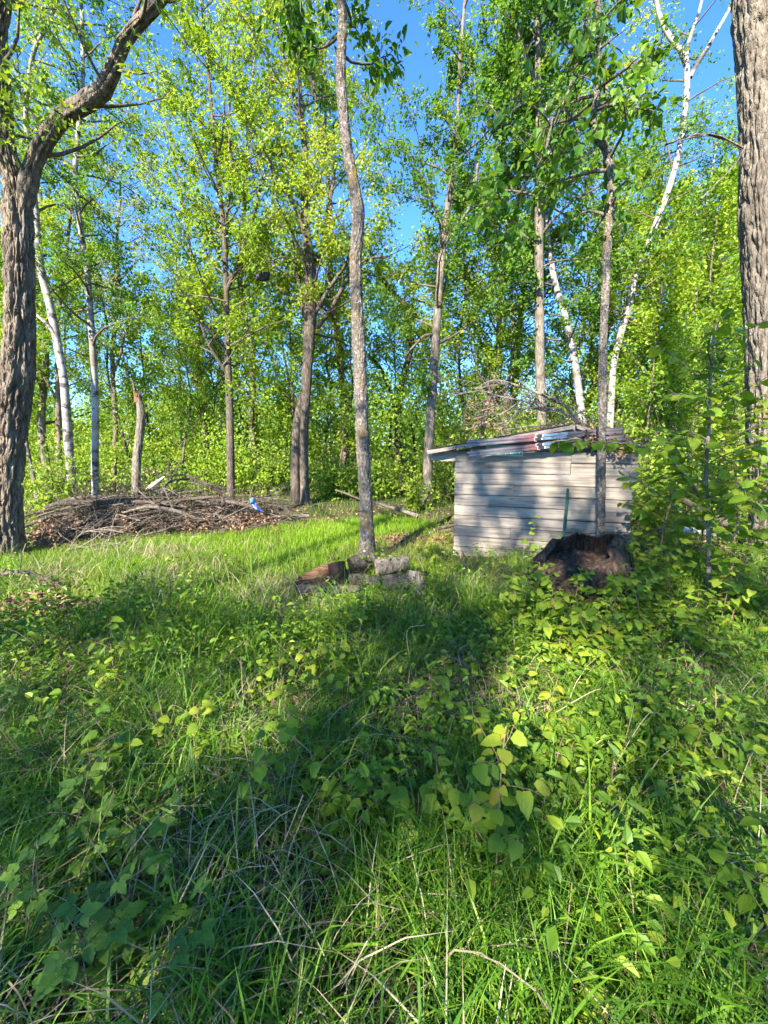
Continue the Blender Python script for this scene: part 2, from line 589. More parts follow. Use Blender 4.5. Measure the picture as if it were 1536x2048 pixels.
def ground_mat():
    m, nt, b = new_mat('forest_floor')
    mp = mapped(nt, (1, 1, 1), 'Object')
    n1 = noise(nt, mp, 9.0, 6, 0.65)
    n2 = noise(nt, mp, 0.8, 4, 0.6)
    n3 = noise(nt, mp, 60.0, 3, 0.6)
    c1 = ramp(nt, [(0.3, (0.035, 0.026, 0.018)), (0.5, (0.075, 0.052, 0.034)), (0.7, (0.15, 0.105, 0.068))], n1.outputs[0])
    c2 = ramp(nt, [(0.35, (0.03, 0.05, 0.012)), (0.65, (0.06, 0.09, 0.02))], n3.outputs[0])
    k = ramp(nt, [(0.42, (0, 0, 0)), (0.6, (0.7, 0.7, 0.7))], n2.outputs[0])
    c = mixc(nt, k.outputs[0], c1.outputs[0], c2.outputs[0])
    nt.links.new(c, b.inputs['Base Color'])
    b.inputs['Roughness'].default_value = 0.95
    b.inputs['Specular IOR Level'].default_value = 0.1
    bump(nt, b, n1.outputs[0], 0.8, 0.04)
    return m


M['ground'] = ground_mat()
M['blue'] = plain('blue_plastic', (0.02, 0.07, 0.62), 0.35, 0, 0.25, 14)
M['blue_light'] = plain('pale_blue_plastic', (0.06, 0.27, 0.70), 0.35, 0, 0.2, 14)
M['post_green'] = plain('green_painted_steel', (0.025, 0.085, 0.06), 0.4, 0.0, 0.3, 30)
M['sign_green'] = plain('faded_green_sign', (0.13, 0.34, 0.29), 0.5, 0, 0.2, 12)
M['white'] = plain('white_paint', (0.78, 0.78, 0.75), 0.5, 0, 0.06, 30)
M['black'] = plain('black_plastic', (0.018, 0.018, 0.02), 0.4, 0, 0.2, 30)
M['plate'] = plain('blue_foot_plate', (0.09, 0.14, 0.20), 0.5, 0, 0.3, 25)
M['darkcloth'] = plain('dark_cloth', (0.03, 0.028, 0.032), 0.7, 0, 0.4, 20)
M['rust'] = plain('rusty_screw', (0.16, 0.07, 0.03), 0.6, 0.3, 0.3, 60)


def ski_mat():
    m, nt, b = new_mat('ski_top_sheet')
    tc = node(nt, 'ShaderNodeTexCoord')
    sx = node(nt, 'ShaderNodeSeparateXYZ')
    nt.links.new(tc.outputs['Object'], sx.inputs[0])
    mr = node(nt, 'ShaderNodeMapRange')
    mr.inputs[1].default_value = 0.0
    mr.inputs[2].default_value = 1.95
    nt.links.new(sx.outputs[0], mr.inputs[0])
    c = ramp(nt, [(0.0, (0.24, 0.24, 0.26)), (0.10, (0.13, 0.13, 0.15)), (0.16, (0.27, 0.25, 0.24)), (0.28, (0.26, 0.21, 0.20)), (0.38, (0.26, 0.14, 0.13)), (0.47, (0.24, 0.065, 0.06)), (0.51, (0.05, 0.05, 0.06)), (0.75, (0.07, 0.07, 0.08)), (1.0, (0.09, 0.075, 0.075))], mr.outputs[0])  # dark grey tail end: the shade over the tails is put into the colour
    # long pinstripes across the width
    ms = node(nt, 'ShaderNodeMath', operation='MULTIPLY')
    ms.inputs[1].default_value = 62.0
    nt.links.new(sx.outputs[1], ms.inputs[0])
    fr = node(nt, 'ShaderNodeMath', operation='PINGPONG')
    fr.inputs[1].default_value = 1.0
    nt.links.new(ms.outputs[0], fr.inputs[0])
    st = ramp(nt, [(0.0, (1, 1, 1)), (0.55, (1, 1, 1)), (0.68, (0.45, 0.30, 0.32)), (1, (0.5, 0.36, 0.36))], fr.outputs[0])
    cc = mixc(nt, 0.8, c.outputs[0], st.outputs[0], 'MULTIPLY')
    mp = mapped(nt, (4, 60, 60), 'Object', True)
    n = noise(nt, mp, 1.0, 4)
    w = ramp(nt, [(0.35, (0.8, 0.8, 0.8)), (0.65, (1.1, 1.1, 1.1))], n.outputs[0])
    cc = mixc(nt, 1.0, cc, w.outputs[0], 'MULTIPLY')
    nt.links.new(cc, b.inputs['Base Color'])
    b.inputs['Roughness'].default_value = 0.55
    return m


M['ski'] = ski_mat()

# ------------------------------------------------------------------ ground
ax = np.concatenate([-np.geomspace(150, 14, 24), np.arange(-13.8, 13.9, 0.2), np.geomspace(14, 150, 24)])
ay = np.concatenate([-np.geomspace(150, 3, 24), np.arange(-2.8, 16.1, 0.2), np.geomspace(16.5, 260, 34)])
XX, YY = np.meshgrid(ax, ay)
ZZ = gh(XX, YY)
nx, ny = len(ax), len(ay)
gi = np.arange(nx * ny).reshape(ny, nx)
gq = np.stack([gi[:-1, :-1], gi[:-1, 1:], gi[1:, 1:], gi[1:, :-1]], -1).reshape(-1, 4)
g = ob('ground', mk_mesh('ground', np.stack([XX, YY, ZZ], -1).reshape(-1, 3), gq, smooth=True), M['ground'])
g['kind'] = 'structure'
g['label'] = 'uneven forest floor of dark soil and old leaves'


# ------------------------------------------------------------------ trees
def bez(p, d, L, n, up, wob):
    """A wandering branch polyline from p along d."""
    pts = [np.array(p)]
    d = np.array(d, float)
    d /= np.linalg.norm(d)
    s = L / (n - 1)
    for _ in range(n - 1):
        d = d + np.array([0, 0, up]) / (n - 1) + rng.normal(0, wob, 3)
        d /= np.linalg.norm(d)
        pts.append(pts[-1] + d * s)
    return np.array(pts)


def grow(axes, cfg, tb, off):
    """Secondary branches, twigs and leaf points along the given axes [(P, R)]; returns leaf data."""
    LP, LA = [], []
    for (P, R) in axes:
        P = np.asarray(P)
        R = np.asarray(R)
        s = np.concatenate([[0], np.cumsum(np.linalg.norm(np.diff(P, axis=0), axis=1))])
        T = s[-1]
        z0 = cfg['start']
        ok = np.nonzero(P[:, 2] >= z0)[0]
        if len(ok) == 0:
            continue
        s0 = s[ok[0]]
        span = T - s0
        if span <= 0.05:
            continue
        k = max(2, int(span * cfg['per_m']))
        ang = rnd.random() * 6.28
        for j in range(k):
            q = (j + rnd.random() * 0.8) / k
            ss = s0 + span * min(q, 1)
            p = np.array([np.interp(ss, s, P[:, c]) for c in range(3)])
            r = float(np.interp(ss, s, R))
            tdir = np.array([np.interp(min(ss + 0.05, T), s, P[:, c]) - np.interp(max(ss - 0.05, 0), s, P[:, c]) for c in range(3)])
            tdir /= np.linalg.norm(tdir) + 1e-9
            ang += 2.4 + rnd.uniform(-0.5, 0.5)
            side = np.array([math.cos(ang), math.sin(ang), 0.0])
            side = side - tdir * side.dot(tdir)
            side /= np.linalg.norm(side) + 1e-9
            if cfg.get('toward') is not None:
                side = side + np.array(cfg['toward']) * 0.5
            el = rnd.uniform(*cfg['rise'])
            d = side * math.cos(el) + tdir * math.sin(el)
            L = cfg['len'] * rnd.uniform(0.5, 1.25) * (1 - 0.25 * q)
            n = 6
            B = bez(p, d, L, n, cfg['up'], 0.13)
            r0 = min(r * 0.55, 0.012 + 0.012 * L)
            tb.add(B, np.linspace(r0, 0.004, n), 5)
            m = cfg['twigs']
            for t in range(m):
                u = 0.42 + 0.58 * (t + rnd.random()) / m
                f = u * (n - 1)
                i = min(int(f), n - 2)
                bp = B[i] + (B[i + 1] - B[i]) * (f - i)
                bd = B[i + 1] - B[i]
                bd = bd / np.linalg.norm(bd)
                sd = rng.normal(0, 1, 3)
                sd[2] *= 0.5
                sd -= bd * sd.dot(bd)
                sd /= np.linalg.norm(sd) + 1e-9
                TL = L * rnd.uniform(0.22, 0.42)
                tw = bez(bp, bd * 0.7 + sd * 0.9, TL, 4, cfg['tw_up'], 0.2)
                tb.add(tw, np.linspace(0.0055, 0.002, 4), 3)
                nl = max(1, int(cfg['leaves'] * cfg.get('dense', DENSE) * rnd.uniform(0.5, 1.4)))
                w = rng.random(nl) ** 0.5 * 3
                wi = np.minimum(w.astype(int), 2)
                q3 = tw[wi] + (tw[wi + 1] - tw[wi]) * (w - wi)[:, None]
                LP.append(q3 + rng.normal(0, cfg['spread'], (nl, 3)))
                LA.append(np.repeat((tw[3] - tw[0])[None] / TL, nl, 0))
    if not LP:
        return None
    return np.concatenate(LP), np.concatenate(LA)


def crown_mesh(data, cfg, off):
    P, A = data
    n = len(P)
    ax_ = A * 0.8 + rng.normal(0, 0.7, (n, 3))
    ax_[:, 2] += cfg.get('hang', -0.35)
    nn = rng.normal(0, 0.5, (n, 3)) + np.array(to_sun) * 0.55
    nn[:, 2] += 0.55
    S = cfg['leaf'] * 1.15 * rng.uniform(0.45, 1.35, n)
    # colour drifts from spray to spray
    cl = fbm(P * 0.9 + 3.3, 2)
    v = np.clip(rng.random(n) * 0.75 + (cl - 0.37) * 1.2 + 0.1, 0, 1)
    V, F, a = leaf_arrays(P - np.array(off), ax_, nn, S, cfg.get('asp', 0.62), v, cfg.get('oval', False))
    return mk_mesh('crown', V, F, {'v': a})


DEF = dict(start=3.0, per_m=3.0, rise=(0.2, 0.8), len=1.8, up=0.5, tw_up=0.1, twigs=7, leaves=16, spread=0.075, leaf=0.085)
DENSE = 3.2


def trace3(trace, Y, dY=0.0):
    n = len(trace)
    P, R = [], []
    for i, t in enumerate(trace):
        y = Y + dY * i / max(1, n - 1)
        P.append(W(t[0], t[1], y))
        q = ray(t[0], t[1])
        R.append(t[2] * y / q.y * (q.y / math.hypot(q.x, q.y)))
    return P, R


def tree(name, label, trace, Y, top, bark, limbs=(), leafmat=None, cfg=None, group=None, sides=14, step=0.25, rough=0.10, barkd=None, cat='tree', flare=0.55, top_lean=(0, 0)):
    P, R = trace3(trace, Y)
    base = Vector((P[0].x, Y, gz(P[0].x, Y) - 0.04))
    P[0] = base.copy()
    if top:
        last, prev = P[-1], P[-2]
        d = (last - prev).normalized()
        rem = top - last.z
        k = 4
        for i in range(1, k + 1):
            d = (d + Vector((rnd.uniform(-.12, .12) + top_lean[0], rnd.uniform(-.12, .12) + top_lean[1], 0.15))).normalized()
            last = last + d * rem / k
            P.append(last.copy())
            R.append(max(R[len(trace) - 1] * (1 - i / (k + 0.3)), 0.012))
    Pr, Rr = resample(P, R, step)
    h = Pr[:, 2] - base.z
    Rr = Rr * (1 + flare * np.exp(-h / 0.18))
    t = thing(name, label, cat, base, group)
    tb = Tubes()
    tb.add(Pr, Rr, sides, rough, rnd.random() * 50, bark=barkd)
    ob('trunk', tb.mesh('trunk', base), bark, t)
    axes = [(Pr, Rr)]
    for lm in limbs:
        tr, y0, y1 = lm
        LPp, LR = trace3(tr, y0, y1 - y0)
        lp, lr = resample(LPp, LR, 0.2)
        lt = Tubes()
        lt.add(lp, lr, 10 if not barkd else 36, rough, rnd.random() * 50, bark=(barkd[0] * 0.7, barkd[1] * 1.3, barkd[2]) if barkd else None)
        ob('limb', lt.mesh('limb', base), bark, t)
        axes.append((lp, lr))
    if leafmat:
        c = dict(DEF)
        c.update(cfg or {})
        bt = Tubes()
        if c.get('axes_only') is not None:
            axes = [axes[i] for i in c['axes_only']]
        data = grow(axes, c, bt, base)
        ob('branches', bt.mesh('branches', base), M['bark_thin'] if bark is not M['bark_dark'] else M['bark_dark'], t)['kind'] = 'stuff'
        ob('crown', crown_mesh(data, c, base), leafmat, t)
    return t


def build_trees():
    # the two big trees at the sides
    tree('oak_tree', 'thick furrowed oak with a forking limb, cut by the left edge of the photo',
         [(10, 1110, 40), (14, 1000, 35), (18, 900, 36), (28, 800, 37), (36, 740, 36), (40, 640, 33), (38, 520, 32), (36, 430, 33), (30, 370, 27), (12, 300, 22), (4, 200, 21), (-4, 90, 19), (6, 0, 17)],
         5.9, 9.5, M['bark_oak'],
         limbs=[([(44, 430, 20), (58, 365, 22), (78, 300, 21), (112, 246, 20), (160, 212, 20), (205, 178, 21), (226, 140, 17), (246, 85, 14), (285, 38, 13), (335, -15, 11), (380, -90, 8)], 5.9, 5.5)],
         leafmat=M['oak'], cfg=dict(start=5.0, per_m=3.6, len=1.3, leaves=18, leaf=0.065, twigs=5, spread=0.12, dense=1.7), sides=120, step=0.035, barkd=(0.055, 13, 3.0), rough=0.05)
    tree('oak_tree', 'massive furrowed trunk cut by the right edge of the photo',
         [(1556, 1096, 60), (1552, 1000, 58), (1546, 880, 57), (1545, 760, 57), (1542, 640, 57), (1538, 500, 58), (1534, 420, 60), (1536, 300, 58), (1532, 160, 58), (1526, 40, 60), (1520, 0, 60)],
         5.9, 9.5, M['bark_grey'],
         limbs=[([(1488, 300, 5), (1440, 275, 4), (1390, 272, 3), (1330, 290, 2)], 5.6, 5.2), ([(1490, 292, 4), (1468, 330, 3), (1440, 360, 2), (1400, 400, 1.5)], 5.6, 5.3)],
         leafmat=M['linden'], cfg=dict(start=8.0, per_m=2.0, len=1.2, leaves=10, axes_only=[0]), sides=150, step=0.035, barkd=(0.042, 15, 3.2), rough=0.04)
    # the two slim trees in the open
    tree('basswood_tree', 'slim bowed trunk with scaly bark rising from the log heap mid-clearing',
         [(735, 1132, 15), (733, 1030, 13.5), (726, 900, 13.5), (720, 740, 13.5), (717, 690, 14), (713, 600, 12.5), (711, 520, 12.5), (715, 470, 13.5), (716, 420, 13.5), (709, 375, 11.5), (697, 310, 11), (685, 210, 10.5), (682, 130, 10), (685, 50, 10), (682, 0, 10)],
         5.5, 8.6, M['bark_scaly'],
         leafmat=M['linden'], cfg=dict(start=6.1, per_m=5, len=1.1, leaves=14, leaf=0.09, oval=True, rise=(-0.1, 0.4), up=-0.2, dense=1.3), sides=64, step=0.03, barkd=(0.013, 26, 13), rough=0.05, flare=0.8)
    tree('basswood_tree', 'thin crooked dark trunk standing in front of the shed',
         [(1203, 1140, 9), (1202, 1050, 9), (1203, 960, 9), (1204, 850, 9), (1206, 700, 9), (1210, 600, 8.5), (1214, 500, 9), (1221, 400, 9), (1222, 345, 9), (1211, 300, 8.5), (1194, 272, 8), (1186, 240, 7.5), (1193, 190, 7.5), (1198, 100, 6.5), (1196, 0, 6)],
         4.9, 7.2, M['bark_scaly'],
         limbs=[([(1191, 110, 4), (1165, 112, 3.4), (1148, 138, 3), (1138, 180, 2.6), (1122, 215, 2), (1108, 250, 1.6)], 4.9, 4.7),
                ([(1184, 192, 4), (1160, 196, 3.6), (1130, 215, 3.4), (1104, 240, 3), (1094, 290, 2.6), (1068, 345, 2.3), (1040, 385, 2), (1000, 408, 1.6), (930, 412, 1)], 4.9, 4.5),
                ([(1198, 100, 3), (1222, 80, 2.4), (1250, 60, 1.6)], 4.9, 4.6),
                ([(1196, 215, 3), (1230, 190, 2), (1275, 165, 1.6), (1310, 150, 1)], 4.9, 4.8)],
         leafmat=M['linden'], cfg=dict(start=4.0, per_m=6.5, len=0.75, leaves=8, twigs=4, leaf=0.085, asp=0.8, oval=True, rise=(-0.3, 0.5), up=-0.35, hang=-0.6, spread=0.06, dense=1.0), sides=48, step=0.03, barkd=(0.010, 30, 16), rough=0.05, flare=0.3)
    # the row behind the clearing
    tree('oak_tree', 'tall double-stemmed oak with bare lower trunk behind the clearing',
         [(609, 1008, 9.5), (608, 950, 9), (608, 860, 9.5), (612, 780, 10), (617, 700, 11), (621, 630, 12.5), (621, 560, 13), (618, 510, 11), (611, 450, 8), (608, 390, 6.5), (611, 320, 6), (605, 250, 5), (598, 160, 4), (592, 60, 3.4), (590, 0, 3)],
         11.3, 13.5, M['bark_mid'],
         limbs=[([(591, 1008, 9.5), (590, 930, 9), (593, 860, 9), (603, 790, 8)], 11.2, 11.3),
                ([(634, 655, 4.5), (660, 622, 4), (688, 570, 3.6), (704, 545, 3), (730, 520, 2.4), (775, 512, 1.6)], 11.2, 10.6),
                ([(632, 625, 4), (656, 580, 3.6), (690, 532, 3), (706, 500, 2.4), (720, 440, 2)], 11.2, 10.8),
                ([(630, 520, 7), (648, 490, 6), (655, 420, 4.4), (668, 340, 3.6), (640, 260, 3), (625, 140, 2.6), (620, 0, 2)], 11.3, 11.8),
                ([(612, 470, 5), (590, 410, 4.4), (560, 370, 4), (540, 330, 3), (500, 290, 2)], 11.3, 10.8),
                ([(607, 640, 2.4), (598, 575, 2), (591, 535, 1.8), (586, 470, 1.4)], 11.3, 11.0),
                ([(606, 265, 4), (590, 200, 3.6), (572, 130, 3), (548, 40, 2.4), (530, -40, 2)], 11.3, 11.6)],
         leafmat=M['oak'], cfg=dict(start=4.4, per_m=2.6, len=2.1, leaves=19, twigs=7, leaf=0.078, dense=2.2), sides=20, step=0.12)
    tree('maple_tree', 'slender maple directly behind the brush pile',
         [(462, 1004, 8), (461, 900, 8), (459, 800, 7.5), (456, 720, 6.5), (453, 600, 5.5), (449, 480, 5), (440, 390, 4.4), (430, 300, 4), (421, 190, 3.4), (409, 70, 3), (404, 0, 2.6)],
         11.6, 13.5, M['bark_mid'],
         limbs=[([(457, 752, 4), (436, 720, 3.4), (418, 690, 3), (398, 640, 2)], 11.6, 11.2),
                ([(452, 585, 4.2), (478, 520, 4), (496, 460, 3.6), (512, 415, 3), (530, 340, 2.4)], 11.6, 11.2),
                ([(450, 480, 3), (430, 430, 2.6), (404, 390, 2)], 11.6, 11.9),
                ([(447, 460, 3.4), (462, 360, 3), (458, 230, 2.6), (470, 100, 2)], 11.6, 12.0),
                ([(453, 560, 2.6), (485, 535, 2.2), (515, 524, 1.8), (545, 520, 1.4), (575, 512, 1)], 11.6, 10.9)],
         leafmat=M['maple'], cfg=dict(start=3.6, per_m=3.4, len=2.1, leaves=19, twigs=7, leaf=0.08, dense=2.3), sides=16, step=0.15)
    tree('maple_tree', 'straight sunlit trunk beside the low end of the shed roof',
         [(854, 1012, 10), (856, 930, 9.5), (860, 850, 9), (866, 760, 9), (871, 690, 8.5), (877, 600, 8), (884, 510, 7.5), (893, 430, 6.5), (906, 340, 5), (915, 240, 4), (920, 120, 3.4), (930, 0, 3)],
         11.4, 13, M['bark_grey'],
         limbs=[([(871, 668, 3), (848, 672, 2.8), (830, 690, 2.4), (810, 712, 2)], 11.4, 11.0),
                ([(886, 490, 4), (915, 450, 3.6), (945, 400, 3), (960, 300, 2.4), (985, 200, 2)], 11.4, 11.0),
                ([(888, 470, 3.4), (870, 420, 3), (850, 370, 2.4), (842, 280, 2)], 11.4, 11.8)],
         leafmat=M['linden'], cfg=dict(start=4.2, per_m=3.2, len=2.0, leaves=18, twigs=7, leaf=0.078), sides=16, step=0.15)
    tree('oak_tree', 'dark forked oak with crooked limbs, deep between the bowed trunk and shed',
         [(798, 962, 7.5), (796, 900, 7), (796, 830, 7), (800, 790, 6.5), (806, 755, 6), (818, 712, 5.6), (825, 665, 5), (819, 622, 4.4), (792, 592, 4), (766, 562, 3.6), (748, 528, 3), (730, 470, 2)],
         15.5, None, M['bark_dark'],
         limbs=[([(797, 826, 5), (788, 803, 5), (766, 746, 4.4), (742, 716, 4), (715, 700, 3)], 15.5, 15.0),
                ([(824, 690, 3), (842, 672, 2.6), (861, 662, 2.4), (900, 640, 1.6)], 15.5, 15.0),
                ([(818, 620, 2.6), (820, 600, 2.4), (870, 610, 1.6)], 15.5, 15.8)],
         leafmat=M['oak'], cfg=dict(start=5.0, per_m=2.6, len=1.5, leaves=12, twigs=6, leaf=0.085), sides=12, step=0.2)
    # birches
    tree('birch_tree', 'white birch leaning left from the brush pile, next to the oak',
         [(148, 1022, 10.5), (143, 960, 10), (138, 900, 10), (132, 810, 9.5), (127, 755, 9), (118, 705, 9), (108, 650, 9), (97, 600, 8.5), (84, 550, 8.5), (77, 500, 8), (72, 430, 7), (62, 330, 6), (52, 230, 5.4), (66, 110, 4.4), (100, 40, 4), (118, -20, 3)],
         10.3, 13, M['birch_bark'],
         limbs=[([(120, 690, 5), (100, 655, 4.4), (76, 632, 4), (40, 600, 3)], 10.3, 10.0)],
         leafmat=M['birch'], cfg=dict(start=5.0, per_m=3.4, len=1.4, leaves=16, twigs=6, leaf=0.06, up=-0.2, hang=-0.8, asp=0.75), sides=18, step=0.12)
    tree('birch_tree', 'slim upright white birch between the leaning birch and the snapped trunk',
         [(189, 992, 8.2), (190, 930, 8), (191, 840, 7.6), (189, 770, 7.4), (185, 690, 7.2), (179, 600, 6.8), (174, 540, 6.5), (163, 470, 6), (155, 410, 6), (150, 350, 5.4), (156, 270, 5), (165, 180, 4.6), (165, 60, 4), (162, 0, 3.6)],
         10.9, 13.5, M['birch_bark'],
         leafmat=M['birch'], cfg=dict(start=3.8, per_m=4.2, len=1.7, leaves=17, twigs=6, leaf=0.062, up=-0.2, hang=-0.8, asp=0.75), sides=16, step=0.12)
    tree('birch_tree', 'mottled birch trunk emerging directly behind the shed roof',
         [(1172, 985, 9), (1168, 880, 8.5), (1162, 820, 8), (1154, 755, 7.6), (1141, 680, 7), (1128, 625, 6.4), (1111, 570, 6), (1098, 500, 5.4), (1092, 420, 5), (1096, 300, 4.4), (1088, 160, 4), (1080, 0, 3)],
         11.2, 13, M['birch_bark'],
         leafmat=M['linden'], cfg=dict(start=3.6, per_m=4.2, len=1.75, leaves=19, twigs=7, leaf=0.075, up=-0.1, hang=-0.6, asp=0.75), sides=16, step=0.15)
    tree('birch_tree', 'tall birch forking against open sky beside the massive trunk',
         [(1216, 965, 7.8), (1220, 850, 7.4), (1226, 740, 7.0), (1240, 675, 7.0), (1257, 617, 7.0), (1270, 560, 7.0), (1290, 500, 7.0), (1318, 432, 6.6), (1340, 370, 6.6), (1356, 310, 6.2), (1366, 250, 6.2), (1373, 190, 6.2), (1374, 150, 6.2), (1373, 105, 4.3), (1382, 70, 3.9), (1396, 30, 3.4), (1406, -10, 3.1), (1420, -80, 2.3)],
         11.0, None, M['birch_bark'],
         limbs=[([(1373, 130, 6.5), (1360, 98, 6), (1340, 75, 5.5), (1322, 40, 5), (1312, 0, 4.4), (1300, -60, 3.4)], 11.0, 11.2),
                ([(1380, 155, 5.5), (1396, 125, 5), (1416, 95, 4.6), (1432, 65, 4.2), (1458, 20, 4), (1480, -40, 3)], 11.0, 10.8)],
         leafmat=M['birch'], cfg=dict(start=4.6, per_m=3.6, len=1.3, leaves=13, twigs=5, dense=1.5, leaf=0.065, up=-0.1, hang=-0.7, asp=0.75, axes_only=[0]), sides=18, step=0.12)
    tree('aspen_tree', 'straight grey-barked trunk rising behind the middle of the shed roof',
         [(1086, 975, 10), (1083, 850, 9.5), (1080, 740, 9.5), (1079, 640, 9.5), (1078, 540, 9), (1078, 440, 9), (1079, 360, 8), (1078, 250, 7), (1076, 150, 6), (1074, 60, 5), (1074, 0, 4)],
         10.6, 13, M['bark_grey'],
         limbs=[([(1076, 180, 4), (1060, 130, 3.4), (1040, 80, 3), (1020, 20, 2.4)], 10.6, 10.2)],
         leafmat=M['linden'], cfg=dict(start=5.2, per_m=4.4, len=1.9, leaves=18, twigs=7, leaf=0.075, up=-0.1, hang=-0.5, asp=0.8), sides=16, step=0.15)
    # trunks further in, at the left
    tree('maple_tree', 'brown trunk standing close behind the leaning birch',
         [(119, 985, 7), (118, 900, 7), (117, 820, 6.6), (116, 740, 6), (116, 640, 5), (128, 540, 4), (140, 440, 3)],
         13.2, 11, M['bark_oak'], limbs=[([(113, 800, 3), (95, 765, 2.6), (75, 735, 2)], 13.2, 13)],
         leafmat=M['maple'], cfg=dict(start=4.2, per_m=3.0, len=1.5, leaves=15, leaf=0.085), sides=12)
    tree('maple_tree', 'thin brown trunk rising between the birches and the snapped trunk',
         [(226, 985, 5.6), (229, 920, 5.2), (231, 850, 5), (227, 780, 5), (225, 700, 4.8), (231, 640, 4.4), (235, 550, 4), (234, 480, 3.4), (240, 400, 2.6)],
         13.8, 10.2, M['bark_oak'], limbs=[([(229, 742, 3), (242, 705, 2.8), (250, 660, 2.4), (262, 620, 2)], 13.8, 13.6)],
         leafmat=M['poplar'], cfg=dict(start=5.0, per_m=3.2, len=1.5, leaves=13, leaf=0.075), sides=12)
    tree('maple_tree', 'leaning thin trunk at the foot of the big forking oak',
         [(76, 1004, 5), (66, 950, 4.6), (54, 890, 4.2), (46, 820, 3.6), (44, 740, 3)], 12.0, 8, M['bark_grey'],
         leafmat=M['maple'], cfg=dict(start=3.0, per_m=3, len=1.3, leaves=15), sides=10)
    # snapped trunk
    P, R = trace3([(269, 984, 10), (273, 930, 9.5), (278, 880, 9.2), (282, 840, 9), (281, 815, 8.4), (276, 795, 7.6)], 10.6)
    base = Vector((P[0].x, 10.6, gz(P[0].x, 10.6) - 0.03))
    P[0] = base.copy()
    t = thing('snapped_trunk', 'dead snapped trunk with a splintered top behind the brush pile', 'dead tree', base)
    p, r = resample(P, R, 0.06)
    r = r * (1 + 0.3 * np.exp(-(p[:, 2] - base.z) / 0.2))
    tb = Tubes().add(p, r, 40, 0.06, 3.0, bark=(0.012, 22, 6))
    ob('trunk', tb.mesh('trunk', base), M['bark_grey'], t)
    top = p[-1]
    for k in range(9):
        a = k / 9 * 6.28
        q = top + np.array([math.cos(a), math.sin(a), 0]) * r[-1] * 0.75
        hgt = rnd.uniform(0.08, 0.2) + (0.28 if 2.2 < a < 3.9 else 0)
        sp = Tubes().add(np.array([q - np.array([0, 0, 0.12]), q + np.array([0, 0, hgt * 0.5]), q + np.array([rnd.uniform(-.03, .03), 0, hgt])]), [r[-1] * 0.42, r[-1] * 0.28, 0.006], 5)
        ob('splinter', sp.mesh('splinter', base), M['split'], t)


build_trees()


# generic prototypes used for the trees deeper in the wood and those behind the viewer
def proto(height, lean, bark, leafmat, cfg, r0):
    base = Vector((0, 0, 0))
    n = 7
    P, R = [], []
    x = y = 0
    for i in range(n):
        P.append(Vector((x, y, height * i / (n - 1))))
        R.append(r0 * (1 - 0.92 * i / (n - 1)) + 0.006)
        x += rnd.uniform(-1, 1) * lean + lean * 0.3
        y += rnd.uniform(-1, 1) * lean
    p, r = resample(P, R, 0.3)
    r = r * (1 + 0.4 * np.exp(-p[:, 2] / 0.2))
    trunk = Tubes().add(p, r, 10, 0.08, rnd.random() * 9).mesh('trunk')
    c = dict(DEF)
    c.update(cfg)
    bt = Tubes()
    data = grow([(p, r)], c, bt, (0, 0, 0))
    return [('trunk', trunk, bark), ('branches', bt.mesh('branches'), M['bark_thin']), ('crown', crown_mesh(data, c, (0, 0, 0)), leafmat)]


PROTO = [
    proto(11, 0.25, M['bark_grey'], M['maple'], dict(start=1.6, per_m=3.2, len=2.0, leaves=20, leaf=0.08, spread=0.13, dense=2.5), 0.10),
    proto(12, 0.30, M['bark_oak'], M['oak'], dict(start=2.6, per_m=3.0, len=2.2, leaves=20, leaf=0.08, spread=0.13, dense=2.5), 0.12),
    proto(9, 0.22, M['bark_dark'], M['under'], dict(start=0.9, per_m=3.8, len=1.6, leaves=20, leaf=0.08, spread=0.13, dense=2.5), 0.06),
    proto(13, 0.2, M['birch_bark'], M['birch'], dict(start=3.0, per_m=3.2, len=1.7, leaves=20, leaf=0.07, spread=0.12, dense=1.7, up=-0.2, hang=-0.7), 0.11),
    proto(6, 0.15, M['bark_thin'], M['under'], dict(start=0.4, per_m=5.0, len=1.2, leaves=18, leaf=0.075, spread=0.12, dense=2.5), 0.035),
    proto(13, 0.12, M['bark_oak'], M['oak'], dict(start=7.0, per_m=4.0, len=4.3, leaves=18, leaf=0.11, twigs=8, dense=1.6, rise=(-0.1, 0.5)), 0.16),
    proto(13, 0.12, M['bark_oak'], M['oak'], dict(start=8.6, per_m=4.5, len=2.2, leaves=18, leaf=0.11, twigs=8, dense=2.0, rise=(-0.1, 0.5)), 0.10),
    proto(13, 0.12, M['bark_oak'], M['oak'], dict(start=8.6, per_m=4.0, len=2.4, leaves=18, leaf=0.11, twigs=7, dense=0.95, rise=(-0.1, 0.5)), 0.07),
]


def put(k, x, y, s, rz, label, group, name):
    t = thing(name, label, 'tree', (x, y, gz(x, y) - 0.05), group, rz)
    t.scale = (s, s, s * rnd.uniform(0.92, 1.08))
    for nm, me, mt in PROTO[k]:
        o_ = ob(nm, me, mt, t)
        if nm == 'branches':
            o_['kind'] = 'stuff'
    return t


